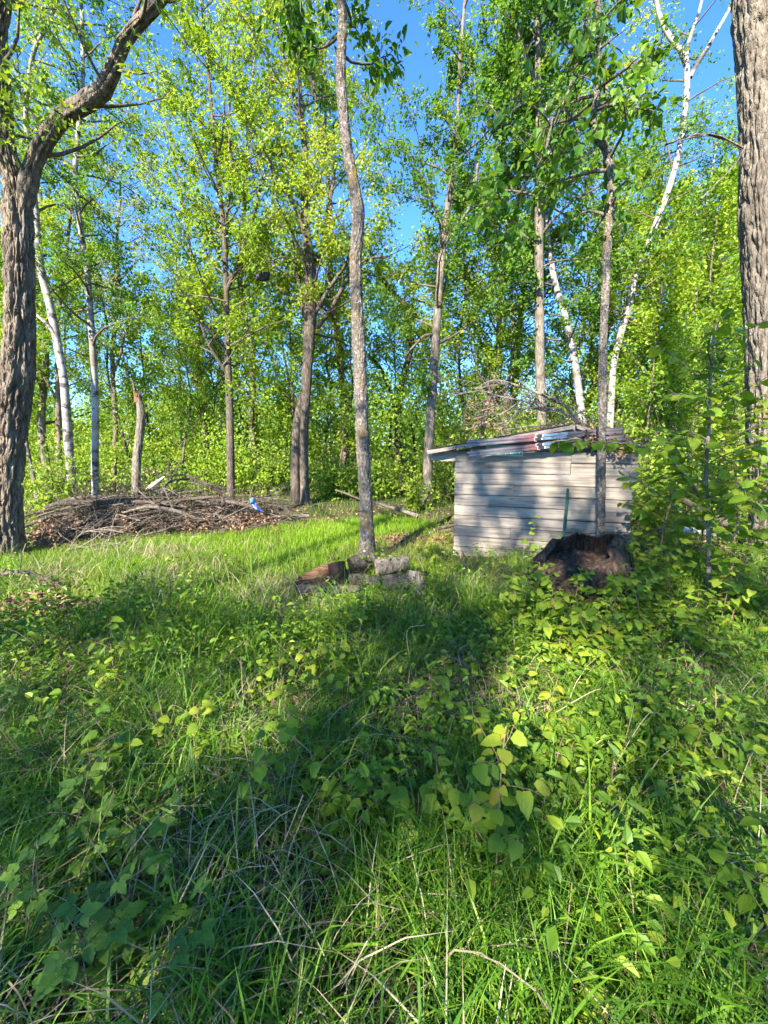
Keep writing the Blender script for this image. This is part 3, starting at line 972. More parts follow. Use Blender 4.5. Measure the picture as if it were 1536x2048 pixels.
DEEP = [  # px at the base, depth, prototype, scale
    (30, 17, 0, 0.9), (95, 22, 2, 1.1), (170, 19, 1, 0.8), (205, 26, 0, 1.0), (300, 16, 4, 1.2), (330, 21, 2, 1.0), (365, 17.5, 3, 0.8),
    (400, 15, 4, 1.1), (402, 20, 1, 0.85), (440, 24, 0, 0.95), (500, 15.5, 2, 0.85), (520, 19, 4, 1.5), (548, 17, 1, 0.7), (570, 25, 0, 1.0),
    (645, 15, 2, 0.8), (668, 14, 4, 1.2), (690, 21, 1, 0.8), (740, 26, 0, 0.9), (770, 18, 4, 1.4), (838, 20, 2, 0.9), (905, 14.5, 4, 1.2),
    (930, 19, 0, 0.9), (985, 15, 2, 1.0), (1030, 22, 3, 0.85), (1125, 17, 0, 0.85), (1190, 14, 2, 1.0), (1255, 18, 0, 0.9), (1300, 13.7, 4, 1.4),
    (1340, 15.5, 2, 1.0), (1392, 20, 3, 0.8), (1420, 13.5, 4, 1.5), (1450, 17, 0, 0.8), (1500, 14, 2, 1.1), (1560, 18, 0, 1.0), (-60, 15, 2, 1.1), (-40, 24, 0, 1.0), (1640, 13, 2, 1.0),
    (1285, 11.0, 4, 1.1), (1400, 11.4, 4, 1.3), (1455, 10.4, 4, 1.1), (1235, 11.6, 2, 0.9), (1000, 12.2, 0, 0.8), (950, 13.2, 2, 1.0), (1150, 12.4, 0, 0.85), (1480, 12, 0, 0.9), (20, 12.5, 4, 1.3), (270, 14.2, 2, 0.9), (590, 14, 4, 1.3), (350, 13.4, 4, 1.0), (1330, 12.2, 3, 0.8),
    (520, 13.8, 0, 1.25), (690, 14.6, 1, 1.15), (965, 13.0, 0, 1.25), (1015, 14.2, 3, 1.15), (92, 13.4, 0, 1.2), (1128, 13.8, 1, 1.15), (1245, 12.8, 0, 1.0), (400, 14.6, 0, 1.2),
    (620, 30, 0, 0.9), (860, 28, 1, 0.8), (260, 30, 1, 0.9), (1100, 30, 0, 0.8), (1340, 28, 1, 0.8),
]
KIND = {0: ('maple_tree', 'leafy maple among the trunks deep in the wood', 'maples deep in the wood'),
        1: ('oak_tree', 'small oak among the trunks deep in the wood', 'oaks deep in the wood'),
        2: ('young_tree', 'dark-stemmed young tree leafed low, deep in the wood', 'young trees deep in the wood'),
        3: ('birch_tree', 'white-stemmed birch far back in the wood', 'birches far back in the wood'),
        4: ('sapling', 'thin bushy sapling at the edge of the wood behind the clearing', 'bushy saplings at the wood edge')}
MARK = [(12, 'the forking oak'), (140, 'the leaning birch'), (189, 'the upright birch'), (275, 'the snapped trunk'), (461, 'the slender maple'), (602, 'the double-stemmed oak'),
        (726, 'the bowed trunk'), (797, 'the dark forked oak'), (857, 'the sunlit trunk by the shed'), (1081, 'the grey-barked aspen'), (1160, 'the mottled birch'), (1205, 'the crooked trunk'), (1410, 'the tall thin sapling'), (1540, 'the massive trunk')]
SHORT = {0: 'leafy maple', 1: 'small oak', 2: 'dark-stemmed young tree', 3: 'white-stemmed birch', 4: 'thin bushy sapling'}
for px, Y, k, s in DEEP:
    p = W(px, 900, Y)
    near_ = min(MARK, key=lambda m_: abs(m_[0] - px))
    side_ = 'just left of' if px < near_[0] - 22 else 'just right of' if px > near_[0] + 22 else 'straight behind'
    dist_ = 'at the wood edge' if Y < 13.5 else 'in the wood' if Y < 18 else 'deep in the wood' if Y < 23 else 'farthest back in the wood'
    put(k, p.x, Y, s, rnd.random() * 6.28, '%s %s, %s %s' % (SHORT[k], dist_, side_, near_[1]), KIND[k][2], KIND[k][0])

# trees behind the viewer: they cast the dappled shade over the near ground
for x, y, k, s in [(-4.8, -3.2, 0, 0.62), (-4.1, -4.9, 2, 0.72), (-2.5, -2.9, 4, 0.52), (-0.3, -3.5, 4, 0.46), (-5.5, -2.2, 5, 1.0), (-6.7, -5.6, 6, 1.0), (-4.5, -9.8, 7, 0.9), (-5.9, -9.3, 7, 0.85), (-4.4, -11.4, 7, 0.85), (-7.4, -5.6, 1, 0.7), (0.6, -9.5, 5, 1.0)]:
    t = put(k, x, y, s, rnd.random() * 6.28, 'leafy tree standing behind the viewer, shading the near ground', 'trees behind the viewer', 'shade_tree')
    if k == 4:                       # low spreading bushes
        t.scale = (s * 1.35, s * 1.35, s)
    if k == 6:                       # this one leans
        t.rotation_euler = (Matrix.Rotation(math.radians(17), 3, Vector((1.3, 2.5, 0)).normalized())).to_euler()


# ------------------------------------------------------------------ undergrowth and far wood (reads as one mass)
def blob_mass(name, label, cat, spots, leafmat, leaf, per, asp=0.65):
    Ps, Vs = [], []
    for (x, y, z0, rx, rz_, dens) in spots:
        n = int(per * dens)
        d = rng.normal(0, 1, (n, 3))
        d = norm(d) * (rng.random(n) ** 0.45)[:, None]
        lump = 0.75 + 0.5 * fbm(norm(d) * 1.7 + x, 2)[:, None]
        q = d * np.array([rx, rx, rz_]) * lump + np.array([x, y, z0 + rz_])
        Ps.append(q)
        Vs.append(np.clip(rng.random(n) * 0.8 + rnd.uniform(-0.1, 0.3), 0, 1))
    P = np.concatenate(Ps)
    v = np.concatenate(Vs)
    k = P[:, 2] > gh(P[:, 0], P[:, 1]) + 0.02
    P, v = P[k], v[k]
    n = len(P)
    A = rng.normal(0, 0.7, (n, 3))
    A[:, 2] -= 0.3
    N = rng.normal(0, 0.5, (n, 3)) + np.array(to_sun) * 0.55
    N[:, 2] += 0.55
    V, F, a = leaf_arrays(P, A, N, leaf * rng.uniform(0.6, 1.3, n), asp, v)
    o = ob(name, mk_mesh(name, V, F, {'v': a}), leafmat)
    return tag(o, label, cat, kind='stuff')


spots = []
for i in range(200):
    Y = rnd.uniform(12.2, 26)
    X = rnd.uniform(-1.15, 1.15) * Y
    s = rnd.uniform(0.6, 1.3)
    spots.append((X, Y, gz(X, Y) - 0.25 + (rnd.uniform(0.5, 2.5) if rnd.random() < 0.3 else 0), s, rnd.uniform(0.6, 1.7), s))
blob_mass('undergrowth', 'bright green leafy undergrowth filling the wood behind the clearing', 'undergrowth', spots, M['under'], 0.10, 640)
spots = []
for i in range(300):
    Y = rnd.uniform(27, 60)
    X = rnd.uniform(-1.2, 1.2) * Y
    hh = rnd.uniform(1.5, 4.8) * (Y / 45)
    spots.append((X, Y, gz(X, Y) + rnd.uniform(-0.5, 1.0), rnd.uniform(1.6, 3.2), hh, 1))
blob_mass('far_woods', 'hazy green mass of far trees closing the view', 'woods', spots, M['under'], 0.30, 330)


# ------------------------------------------------------------------ shed
def box_mesh(name, x0, x1, y0, y1, z0, z1, nxs=10, jig=0.004, seed=0.0):
    """A plank along x with gently uneven edges."""
    xs = np.linspace(x0, x1, nxs + 1)
    q = np.stack([xs * 2.3 + seed, np.full_like(xs, seed * 1.7), np.zeros_like(xs)], 1)
    up = (vnoise(q) - 0.5) * 2 * jig
    dn = (vnoise(q + 31.7) - 0.5) * 2 * jig
    V = []
    for i, x in enumerate(xs):
        V += [(x, y0, z0 + dn[i]), (x, y0, z1 + up[i]), (x, y1, z1 + up[i]), (x, y1, z0 + dn[i])]
    F = []
    for i in range(nxs):
        a, b = i * 4, i * 4 + 4
        for k in range(4):
            k2 = (k + 1) % 4
            F.append((a + k, b + k, b + k2, a + k2))
    F.append((0, 1, 2, 3))
    n = nxs * 4
    F.append((n + 3, n + 2, n + 1, n))
    return mk_mesh(name, np.array(V), np.array(F))


SA = G(906, 1107)
SB = G(1254, 1135)
SA.z = SB.z = 0
WALL = (SB - SA).length
ANG = math.atan2(SB.y - SA.y, SB.x - SA.x)
WH, SD = 1.60, 1.9
shed = thing('shed', 'low weathered plank shed with a shallow gabled roof beside the clearing', 'shed', (SA.x, SA.y, gz(SA.x, SA.y) - 0.02), rz=ANG)


def gable(x):                       # underside height of the roof along the wall
    pk = WALL * 0.66
    return WH + 0.02 + (0.30 * (x / pk) if x < pk else 0.30 * (WALL + 0.1 - x) / (WALL + 0.1 - pk))


def plank_row(x0, x1, y0, y1, rows, z0, hgt, parent, ang=0, off=(0, 0, 0), mat=None, name='plank'):
    z = z0
    for i in range(rows):
        h = hgt * rnd.uniform(0.97, 1.03)
        cuts = [x0 + rnd.uniform(-.006, .006), x1 + rnd.uniform(-.02, .012)]
        if (x1 - x0) > 2.2 and i % 3 != 1:
            cuts.insert(1, x0 + (x1 - x0) * rnd.choice((0.35, 0.5, 0.66)))
        for ca, cb in zip(cuts[:-1], cuts[1:]):
            me = box_mesh(name, ca + 0.002, cb - 0.002, y0 + rnd.uniform(-.0015, .0015), y1, z + 0.0045 + rnd.uniform(-.001, .002), z + h - 0.0045 + rnd.uniform(-.002, .001), 12, 0.004, rnd.random() * 90)
            o = ob(name, me, mat or M['board'], parent)
            o.location = off
            o.rotation_euler = (rnd.uniform(-.004, .004), rnd.uniform(-.0022, .0022), ang)
        z += h
    return z


plank_row(0, WALL, -0.025, 0.0, 10, 0.0, WH / 10, shed)
plank_row(0, WALL, SD, SD + 0.025, 9, 0.0, WH / 9, shed)
plank_row(0.0, SD - 0.03, -0.03, -0.005, 10, 0.0, WH / 10, shed, math.pi / 2, (0.0, 0.02, 0))
plank_row(0.0, SD - 0.03, -0.03, -0.005, 10, 0.0, WH / 10, shed, math.pi / 2, (WALL - 0.04, 0.02, 0))
# gable boards above the front wall, clipped by the roof slope
for zz in (0, 1):
    z0 = WH + 0.012 + zz * 0.15
    xs = [x for x in np.linspace(0.02, WALL - 0.02, 60) if gable(x) - 0.015 > z0]
    if len(xs) > 3:
        V, F = [], []
        for x in xs:
            zt = min(gable(x) - 0.012, z0 + 0.142)
            V += [(x, 0.012, z0), (x, 0.012, zt), (x, 0.035, zt), (x, 0.035, z0)]
        for i in range(len(xs) - 1):
            for k in range(4):
                F.append((i * 4 + k, i * 4 + 4 + k, i * 4 + 4 + (k + 1) % 4, i * 4 + (k + 1) % 4))
        F.append((0, 1, 2, 3))
        n = (len(xs) - 1) * 4
        F.append((n + 3, n + 2, n + 1, n))
        ob('gable_board', mk_mesh('gable_board', np.array(V), np.array(F)), M['roofboard'], shed)
# corner posts inside
for x, y in ((0.06, 0.05), (WALL - 0.14, 0.05), (0.06, SD - 0.12), (WALL - 0.14, SD - 0.12), (WALL * 0.5, 0.05)):
    b_ = box_mesh('post', 0, WH - 0.01, 0, 0.08, 0, 0.08, 4, 0.002, x)
    o = ob('post', b_, M['roofboard'], shed, (x + 0.08, y, 0.0))
    o.rotation_euler = (0, -math.pi / 2, 0)
# beam end sticking out past the corner, and its return board
o = ob('beam', box_mesh('beam', -0.36, -0.004, 0.03, 0.075, WH - 0.155, WH + 0.018, 6, 0.003, 4.2), M['board'], shed)
o = ob('beam', box_mesh('beam', -0.372, -0.34, 0.078, SD, WH - 0.15, WH + 0.012, 6, 0.003, 5.2), M['board'], shed)
# roof: two slopes of boards running front to back, with a trim on the rake
pk = WALL * 0.66


def slope_boards(xa, za, xb, zb, n, parent):
    L = math.hypot(xb - xa, zb - za)
    a = math.atan2(zb - za, xb - xa)
    for i in range(n):
        u0, u1 = L * i / n + 0.004, L * (i + 1) / n - 0.004
        me = box_mesh('roof_board', u0, u1, -0.125 + rnd.uniform(-.004, .004), SD + 0.12, 0.0, 0.022, 3, 0.002, rnd.random() * 50)
        o = ob('roof_board', me, M['roofboard'], parent)
        o.location = (xa, 0, za)
        o.rotation_euler = (0, -a, 0)
        o.parent = roof
        o.matrix_parent_inverse = (Matrix.Translation(roof.location) @ roof.rotation_euler.to_matrix().to_4x4()).inverted()


roof = ob('roof', box_mesh('roof', 0, math.hypot(pk + 0.40, 0.345), -0.150, -0.130, -0.03, 0.022, 10, 0.004, 2.2), M['roofboard'], shed)
roof.location = (-0.40, 0, WH - 0.02)
roof.rotation_euler = (0, -math.atan2(0.345, pk + 0.40), 0)
slope_boards(-0.40, WH - 0.02, pk, WH + 0.325, 14, shed)
slope_boards(pk + 0.01, WH + 0.33, WALL + 0.03, WH + 0.035, 7, shed)
o = ob('rake_trim', box_mesh('rake_trim', 0, math.hypot(WALL + 0.06 - pk, 0.31), -0.150, -0.130, -0.03, 0.02, 6, 0.004, 8.2), M['roofboard'], shed)
o.location = (pk + 0.03, 0, WH + 0.325)
o.rotation_euler = (0, math.atan2(0.31, WALL + 0.05 - pk), 0)
# tar felt strip along the rake: a thin worn layer
o = ob('felt_strip', box_mesh('felt_strip', 0.02, math.hypot(pk + 0.38, 0.345), -0.165, 0.3, 0.026, 0.033, 18, 0.003, 1.1), M['black'], shed)
o.location = (-0.40, 0, WH - 0.012)
o.rotation_euler = (0, -math.atan2(0.345, pk + 0.40), 0)
# nails down the planks
nail = Tubes().add([(0, 0.0, 0), (0, -0.004, 0)], [0.004, 0.0035], 6, caps=True).mesh('nail')
for i in range(10):
    for x in (0.1, WALL * 0.5, WALL - 0.1):
        for dz in (0.045, 0.11):
            ob('nail', nail, M['rust'], shed, (x + rnd.uniform(-.01, .01), -0.026, WH / 10 * i + dz))

SHED_M = Matrix.Translation(shed.location) @ Matrix.Rotation(ANG, 4, 'Z')


def on_shed(x, y, z):
    return SHED_M @ Vector((x, y, z))


def wall_xz(px, py, yl=-0.03):
    """Shed-local x and z of a picture point on the plane y = yl of the shed."""
    inv = SHED_M.inverted()
    o_ = inv @ Vector((0, 0, CAM_H))
    d_ = (inv.to_3x3()) @ ray(px, py)
    t = (yl - o_.y) / d_.y
    q = o_ + d_ * t
    return q.x, q.z


# ------------------------------------------------------------------ skis laid along the rake
def make_ski(length=1.95):
    n = 40
    xs = np.linspace(0, length, n)
    V, F = [], []
    for x in xs:
        tip = max(0, 0.26 - x) / 0.26
        w = 0.0235 * (1 - 0.75 * max(0, (0.07 - x) / 0.07) ** 1.5) * (1 + 0.06 * tip)
        w *= 1 - 0.12 * math.sin(math.pi * x / length)
        z = 0.11 * tip ** 2.2 + 0.012 * math.sin(math.pi * min(1, max(0, (x - 0.2) / (length - 0.2))))
        th = 0.005 + 0.011 * math.sin(math.pi * x / length) ** 1.5
        V += [(x, -w, z), (x, w, z), (x, w, z + th), (x, -w, z + th)]
    for i in range(n - 1):
        for k in range(4):
            F.append((i * 4 + k, i * 4 + (k + 1) % 4, i * 4 + 4 + (k + 1) % 4, i * 4 + 4 + k))
    F.append((3, 2, 1, 0))
    m = (n - 1) * 4
    F.append((m, m + 1, m + 2, m + 3))
    return mk_mesh('ski', np.array(V), np.array(F))


ski_me = make_ski()


def small_box(name, x0, x1, y0, y1, z0, z1):
    return box_mesh(name, x0, x1, y0, y1, z0, z1, 2, 0.0005, rnd.random() * 9)


toe_me = small_box('binding', 0.925, 0.985, -0.018, 0.018, 0.027, 0.046)
bail_me = Tubes().add([(0.935, -0.026, 0.034), (0.905, -0.02, 0.046), (0.905, 0.02, 0.046), (0.935, 0.026, 0.034)], [0.003] * 4, 6).mesh('bail')
plate_me = small_box('foot_plate', 1.0, 1.27, -0.017, 0.017, 0.0285, 0.033)
heel_me = small_box('heel_pad', 1.22, 1.30, -0.02, 0.02, 0.0285, 0.037)
pin_me = small_box('clip', 0.988, 1.004, -0.012, 0.012, 0.027, 0.052)
mark_a = Tubes().add([(0.80, -0.010, 0.028), (0.815, 0.004, 0.0285), (0.83, -0.010, 0.028)], [0.0022] * 3, 4).mesh('marking')
mark_b = Tubes().add([(0.85, 0.006, 0.028), (0.865, -0.008, 0.0285), (0.88, 0.006, 0.028)], [0.0022] * 3, 4).mesh('marking')
SKI_LABELS = ['topmost of the four cross-country skis on the shed gable', 'second ski from the top on the shed gable, above the dark gap',
              'third ski down on the shed gable, just below the dark gap', 'lowest of the four skis, covering the green sign']
tips = [(934, 884), (932, 891), (936, 905.5), (939, 911)]
ends = [(1144, 866), (1148, 872), (1150, 882), (1152, 888)]
for i, lb in enumerate(SKI_LABELS):
    yl = -0.20 if i < 2 else -0.175
    xa, za = wall_xz(*tips[i], yl)
    xb, zb = wall_xz(*ends[i], yl)
    s = thing('ski', lb, 'ski', on_shed(xa, yl, za), 'skis laid along the shed gable')
    a = math.atan2(zb - za, xb - xa)
    X = Vector((math.cos(a), 0, math.sin(a)))
    Zv = Vector((0, -1, 0))
    Yv = Zv.cross(X)
    R3 = Matrix((X, Yv, Zv)).transposed()
    s.rotation_euler = (Matrix.Rotation(ANG, 3, 'Z') @ R3).to_euler()
    ob('ski_body', ski_me, M['ski'], s)
    bd_ = ob('binding', toe_me, M['black'], s)
    ob('bail', bail_me, M['white'], bd_)
    ob('foot_plate', plate_me, M['plate'], s)
    ob('heel_pad', heel_me, M['plate'], s)
    ob('clip', pin_me, M['white'], bd_)
    ob('marking', mark_a, M['black'], s)
    ob('marking', mark_b, M['black'], s)
# wooden pegs that carry the skis belong to the shed
for fx in (0.55, 1.5):
    for z in (WH + 0.0, WH - 0.1):
        pass

# ------------------------------------------------------------------ sign on the wall
x0, z1 = wall_xz(972, 903, -0.034)
x1, z0 = wall_xz(1046, 912.5, -0.034)
sg = thing('sign', 'faded green sign with white letters, half hidden behind the skis', 'sign', on_shed(x0, -0.03, z0), rz=ANG)
SW, SHH = x1 - x0, 0.15
ob('sign_plate', small_box('sign_plate', 0, SW, -0.006, 0.0, 0, SHH), M['sign_green'], sg)
for nm, a in (('border', (0.008, SW - 0.008, -0.0075, -0.0065, 0.006, 0.010)), ('border', (0.008, SW - 0.008, -0.0075, -0.0065, SHH - 0.010, SHH - 0.006)), ('border', (SW - 0.012, SW - 0.008, -0.0078, -0.0065, 0.011, SHH - 0.011)), ('border', (0.008, 0.012, -0.0078, -0.0065, 0.011, SHH - 0.011))):
    ob(nm, small_box('border', *a), M['white'], sg)
cu = bpy.data.curves.new('lettering', 'FONT')
cu.body = 'O J.L V'
cu.size = 0.105
cu.extrude = 0.001
cu.align_x = 'RIGHT'
cu.space_character = 1.15
tmp = bpy.data.objects.new('tmp', cu)
COL.objects.link(tmp)
bpy.context.view_layer.update()
lm = bpy.data.meshes.new_from_object(tmp.evaluated_get(bpy.context.evaluated_depsgraph_get()))
bpy.data.objects.remove(tmp)
to = ob('lettering', lm, M['white'], sg)
to.location = (SW - 0.02, -0.0085, 0.026)
to.rotation_euler = (math.pi / 2, 0, 0)

# ------------------------------------------------------------------ steel post leaning on the wall
pb = G(1121, 1138)
ptop = W(1136, 977, pb.y + 0.16)
tp = thing('fence_post', 'dark green studded steel post leaning against the shed wall', 'post', (pb.x, pb.y, gz(pb.x, pb.y) - 0.05))
L = (ptop - Vector(tp.location)).length
tp.rotation_euler = (ptop - Vector(tp.location)).to_track_quat('Z', 'Y').to_euler()
tp.rotation_euler.rotate_axis('Z', math.radians(0))
prof = [(-0.018, 0.0), (0.018, 0.0), (0.018, 0.005), (0.003, 0.006), (0.003, 0.034), (-0.003, 0.034), (-0.003, 0.006), (-0.018, 0.005)]
Vp = [(x, y, 0) for x, y in prof] + [(x, y, L) for x, y in prof]
k = len(prof)
Fq = [(i, (i + 1) % k, k + (i + 1) % k, k + i) for i in range(k)]
me = bpy.data.meshes.new('post_shaft')
me.from_pydata(Vp, [], Fq + [tuple(range(k, 2 * k)), tuple(range(k - 1, -1, -1))])
shaft = ob('post_shaft', me, M['post_green'], tp)
stud = small_box('stud', -0.006, 0.006, -0.012, 0.0, -0.008, 0.008)
z = 0.12
while z < L - 0.03:
    ob('stud', stud, M['post_green'], tp, (0, 0, z))
    z += 0.055
# turn the post so that its studs face the viewer
q = (ptop - Vector(tp.location)).normalized()
Xv = Vector((1, 0, 0))
Yv = q.cross(Xv).normalized()
Xv = Yv.cross(q)
tp.rotation_euler = Matrix((Xv, Yv, q)).transposed().to_euler()


# ------------------------------------------------------------------ rotten stump
def build_stump():
    b0 = G(1168, 1236)
    cx, cy = b0.x, b0.y + 0.18
    zb = gz(cx, cy) - 0.06
    t = thing('stump', 'broad rotten stump with a jagged torn rim among the leafy saplings', 'stump', (cx, cy, zb))
    ns, nr = 150, 44
    th = np.linspace(0, 2 * math.pi, ns, endpoint=False)
    for part in ('outer', 'inner'):
        V = []
        u = np.linspace(0, 1, nr)
        # rim height by angle: high at the back right, torn low at the left
        prof = 0.70 + 0.14 * np.cos(th - 0.6) - 0.17 * np.clip(np.cos(th - 3.3), 0, 1) ** 2
        q = np.stack([np.cos(th) * 3.2, np.sin(th) * 3.2, np.zeros(ns)], 1)
        jag = (vnoise(q * 0.4 + 4) - 0.5) * 0.20 + (vnoise(q * 1.5 + 9) - 0.5) * 0.05 + (vnoise(q * 4 + 2) - 0.5) * 0.04
        rim = prof + jag
        R = 0.50 + 0.04 * np.sin(3 * th + 1) + 0.03 * np.sin(5 * th)
        wall = 0.075 + 0.03 * vnoise(q + 20)
        if part == 'inner':
            R = R - wall
        U, TH = np.meshgrid(u, th, indexing='ij')
        Z = U * rim[None, :]
        rr = R[None, :] * (1.06 + 0.10 * (1 - U) ** 4 - 0.36 * U ** 4)
        X = np.stack([np.cos(TH) * 9, np.sin(TH) * 9, Z * 0.9], -1).reshape(-1, 3)
        ridge = (1 - np.abs(2 * vnoise(X * np.array([1.6, 1.6, 1.2])) - 1)).reshape(nr, ns)
        fine = (vnoise(X * np.array([5, 5, 2.0]) + 7) - 0.5).reshape(nr, ns)
        chunk = (fbm(X * np.array([.35, .35, 3]) + 3, 2) - 0.4).reshape(nr, ns)
        big = (vnoise(X * np.array([.12, .12, 1.2]) + 8) - 0.5).reshape(nr, ns)
        rr = rr + 0.045 * (ridge - 0.6) + 0.06 * fine + 0.08 * chunk + 0.06 * big
        V = np.stack([rr * np.cos(TH), rr * 0.82 * np.sin(TH), Z], -1).reshape(-1, 3)
        idx = np.arange(nr * ns).reshape(nr, ns)
        F = np.stack([idx[:-1], np.roll(idx[:-1], -1, 1), np.roll(idx[1:], -1, 1), idx[1:]], -1).reshape(-1, 4)
        if part == 'inner':
            F = F[:, ::-1]
            innerV = V
            ob('hollow', mk_mesh('hollow', V, F, smooth=False), M['stump'], t)
        else:
            outerV = V
            ob('bark_shell', mk_mesh('bark_shell', V, F, smooth=False), M['stump'], t)
    rimv = np.concatenate([outerV[-ns:], innerV[-ns:]])
    i = np.arange(ns)
    F = np.stack([i, (i + 1) % ns, ns + (i + 1) % ns, ns + i], -1)
    ob('torn_rim', mk_mesh('torn_rim', rimv, F), M['stump'], t)
    V = np.concatenate([innerV[ns * 34:ns * 35], [[0, 0, 0.50]]])
    F = np.stack([i, (i + 1) % ns, np.full(ns, ns)], -1)
    ob('decayed_core', mk_mesh('decayed_core', V, F), M['stump'], t)


build_stump()


# ------------------------------------------------------------------ logs
def log(label, a, b, r, mat, group=None, name='log', endmat=None, sides=26, rough=0.12, r2=None, barkd=(0.006, 26, 8)):
    a, b = Vector(a), Vector(b)
    if (a - G(715, 1176)).length < 1.0:          # the heap's logs are stouter
        r *= 1.3
        a.z += 0.02
        b.z += 0.04
    t = thing(name, label, 'log', a, group)
    n = max(6, int((b - a).length / 0.05))
    P = np.array([tuple(a.lerp(b, i / n)) for i in range(n + 1)])
    sag = np.sin(np.linspace(0, math.pi, n + 1)) * 0.012
    P[:, 2] += sag
    R = np.linspace(r, r2 or r * 0.9, n + 1)
    tb = Tubes().add(P, R, sides, rough, rnd.random() * 40, bark=barkd)
    ob('bark', tb.mesh('bark', a), mat, t)
    em = endmat or M['cut']
    d = P[-1] - P[-2]
    d = d / np.linalg.norm(d)
    for e, s, rr in ((P[0], -1, R[0]), (P[-1], 1, R[-1])):
        dt = Tubes().add(np.array([e - d * s * 0.01, e + d * s * 0.004]), [rr * 0.93, rr * 0.9], 16, 0.1, 3, caps=True)
        ob('cut_end', dt.mesh('cut_end', a), em, t)
    return t


def lg(p, dz=0.0):
    q = G(*p)
    q.z += dz
    return q


log('charred split log with orange heartwood, lowest at the left of the log heap', lg((606, 1184), 0.10), lg((668, 1168), 0.16), 0.075, M['split'], None, 'split_log', M['rotten'])
log('black charred log under the split log by the bowed trunk', lg((592, 1190), 0.05), lg((690, 1186), 0.06), 0.085, M['rotten'], None, 'charred_log', M['rotten'])
log('upright dark chunk of wood beside the split log', lg((682, 1184), 0.0), lg((674, 1176), 0.27), 0.085, M['rotten'], None, 'wood_chunk', M['rotten'])
log('short grey cut log lying behind the leafy sapling at the bowed trunk', lg((752, 1162), 0.15), lg((814, 1158), 0.19), 0.085, M['bark_grey'], None, 'cut_log')
log('dark knotted root lying across the foot of the bowed trunk', lg((704, 1160), 0.15), lg((744, 1152), 0.20), 0.09, M['bark_dark'], None, 'root_log', M['rotten'], rough=0.3)
log('small grey rotting stump at the end of the log heap', lg((832, 1184), -0.02), lg((834, 1180), 0.20), 0.105, M['bark_grey'], None, 'log_stump', M['rotten'], rough=0.25)
log('thin dark log half buried under the cut log', lg((745, 1176), 0.05), lg((822, 1172), 0.07), 0.06, M['bark_dark'], None, 'buried_log', M['rotten'])

for i, (pa, pb, r, lb) in enumerate([((628, 1176), (700, 1168), 0.07, 'dark log wedged behind the split log'), ((690, 1176), (760, 1180), 0.065, 'dark log lying in front of the bowed trunk'), ((770, 1180), (830, 1186), 0.06, 'dark log in front of the cut log'), ((600, 1196), (650, 1200), 0.05, 'small black log at the near left of the log heap'), ((655, 1192), (720, 1196), 0.055, 'black log at the near middle of the log heap')]):
    log(lb, lg(pa, 0.05 + 0.04 * (i % 2)), lg(pb, 0.07), r, M['bark_dark'], None, 'dark_log', M['rotten'], rough=0.22)

# fallen trunks past the shed
log('pale birch log lying level beyond the shed corner', W(1316, 1058, 6.3), W(1432, 1066, 6.2), 0.066, M['birch_bark'], None, 'birch_log')
log('dark fallen trunk slanting down to the massive trunk', W(1338, 985, 7.2), W(1506, 1080, 6.6), 0.055, M['bark_dark'], None, 'fallen_log', r2=0.075)
log('grey fallen trunk lying low behind the birch log', W(1270, 1005, 7.6), W(1420, 1030, 7.4), 0.045, M['bark_grey'], None, 'fallen_log')
# behind the clearing
log('long brown log at the far edge of the lawn, right of the blue plastic', W(500, 1050, 8.3), W(600, 1040, 8.8), 0.07, M['bark_oak'], None, 'fallen_log')
log('mossy log lying at the foot of the double-stemmed oak', W(560, 1040, 9.2), W(650, 1045, 9.0), 0.10, M['bark_dark'], None, 'mossy_log')
log('slanting dead limb behind the bowed trunk', W(742, 1003, 9.0), W(835, 1032, 8.6), 0.035, M['bark_grey'], None, 'dead_limb', r2=0.05)
log('thin dead limb pointing left of the bowed trunk', W(672, 980, 9.0), W(722, 1000, 8.8), 0.025, M['bark_dark'], None, 'dead_limb')
for i, (a, b, r) in enumerate([((858, 1066), (908, 1060), 0.045), ((862, 1074), (906, 1070), 0.05), ((868, 1060), (912, 1050), 0.035)]):
    log(['rough firewood log sticking out beside the shed corner, middle of three', 'lowest firewood log beside the shed corner', 'topmost thin firewood log beside the shed corner'][i], W(*a, 7.2), W(*b, 7.3), r, M['bark_dark'], 'firewood beside the shed corner', 'firewood_log')


# ------------------------------------------------------------------ dead branches
def branch_mesh(P, R, off, twigs=4, tl=0.4, sides=8, r_min=0.003):
    tb = Tubes()
    p, r = resample([Vector(q) for q in P], R, 0.08)
    tb.add(p, r, sides, 0.15, rnd.random() * 30)
    n = len(p)
    for k in range(twigs):
        i = rnd.randrange(n // 4, n - 1)
        d = p[min(i + 1, n - 1)] - p[i - 1]
        d = d / (np.linalg.norm(d) + 1e-9)
        s = rng.normal(0, 1, 3)
        s -= d * s.dot(d)
        s /= np.linalg.norm(s)
        L = tl * rnd.uniform(0.5, 1.3)
        q = bez(p[i], d * 0.8 + s * 0.8, L, 6, 0.1, 0.16)
        rr = min(r[i] * 0.6, 0.012)
        tb.add(q, np.linspace(rr, r_min, 6), 5)
        for j in range(2):
            q2 = bez(q[2 + j], (q[3 + j] - q[2 + j]) / 0.1 + rng.normal(0, 0.5, 3), L * 0.5, 4, 0.0, 0.2)
            tb.add(q2, np.linspace(rr * 0.6, r_min * 0.7, 4), 4)
    return tb.mesh('branch', off)


def branch_thing(name, label, P, R, mat, group=None, twigs=4, tl=0.4, cat='branch'):
    o = ob(name, branch_mesh(P, R, P[0], twigs, tl), mat, None, Vector(P[0]))
    return tag(o, label, cat, group)


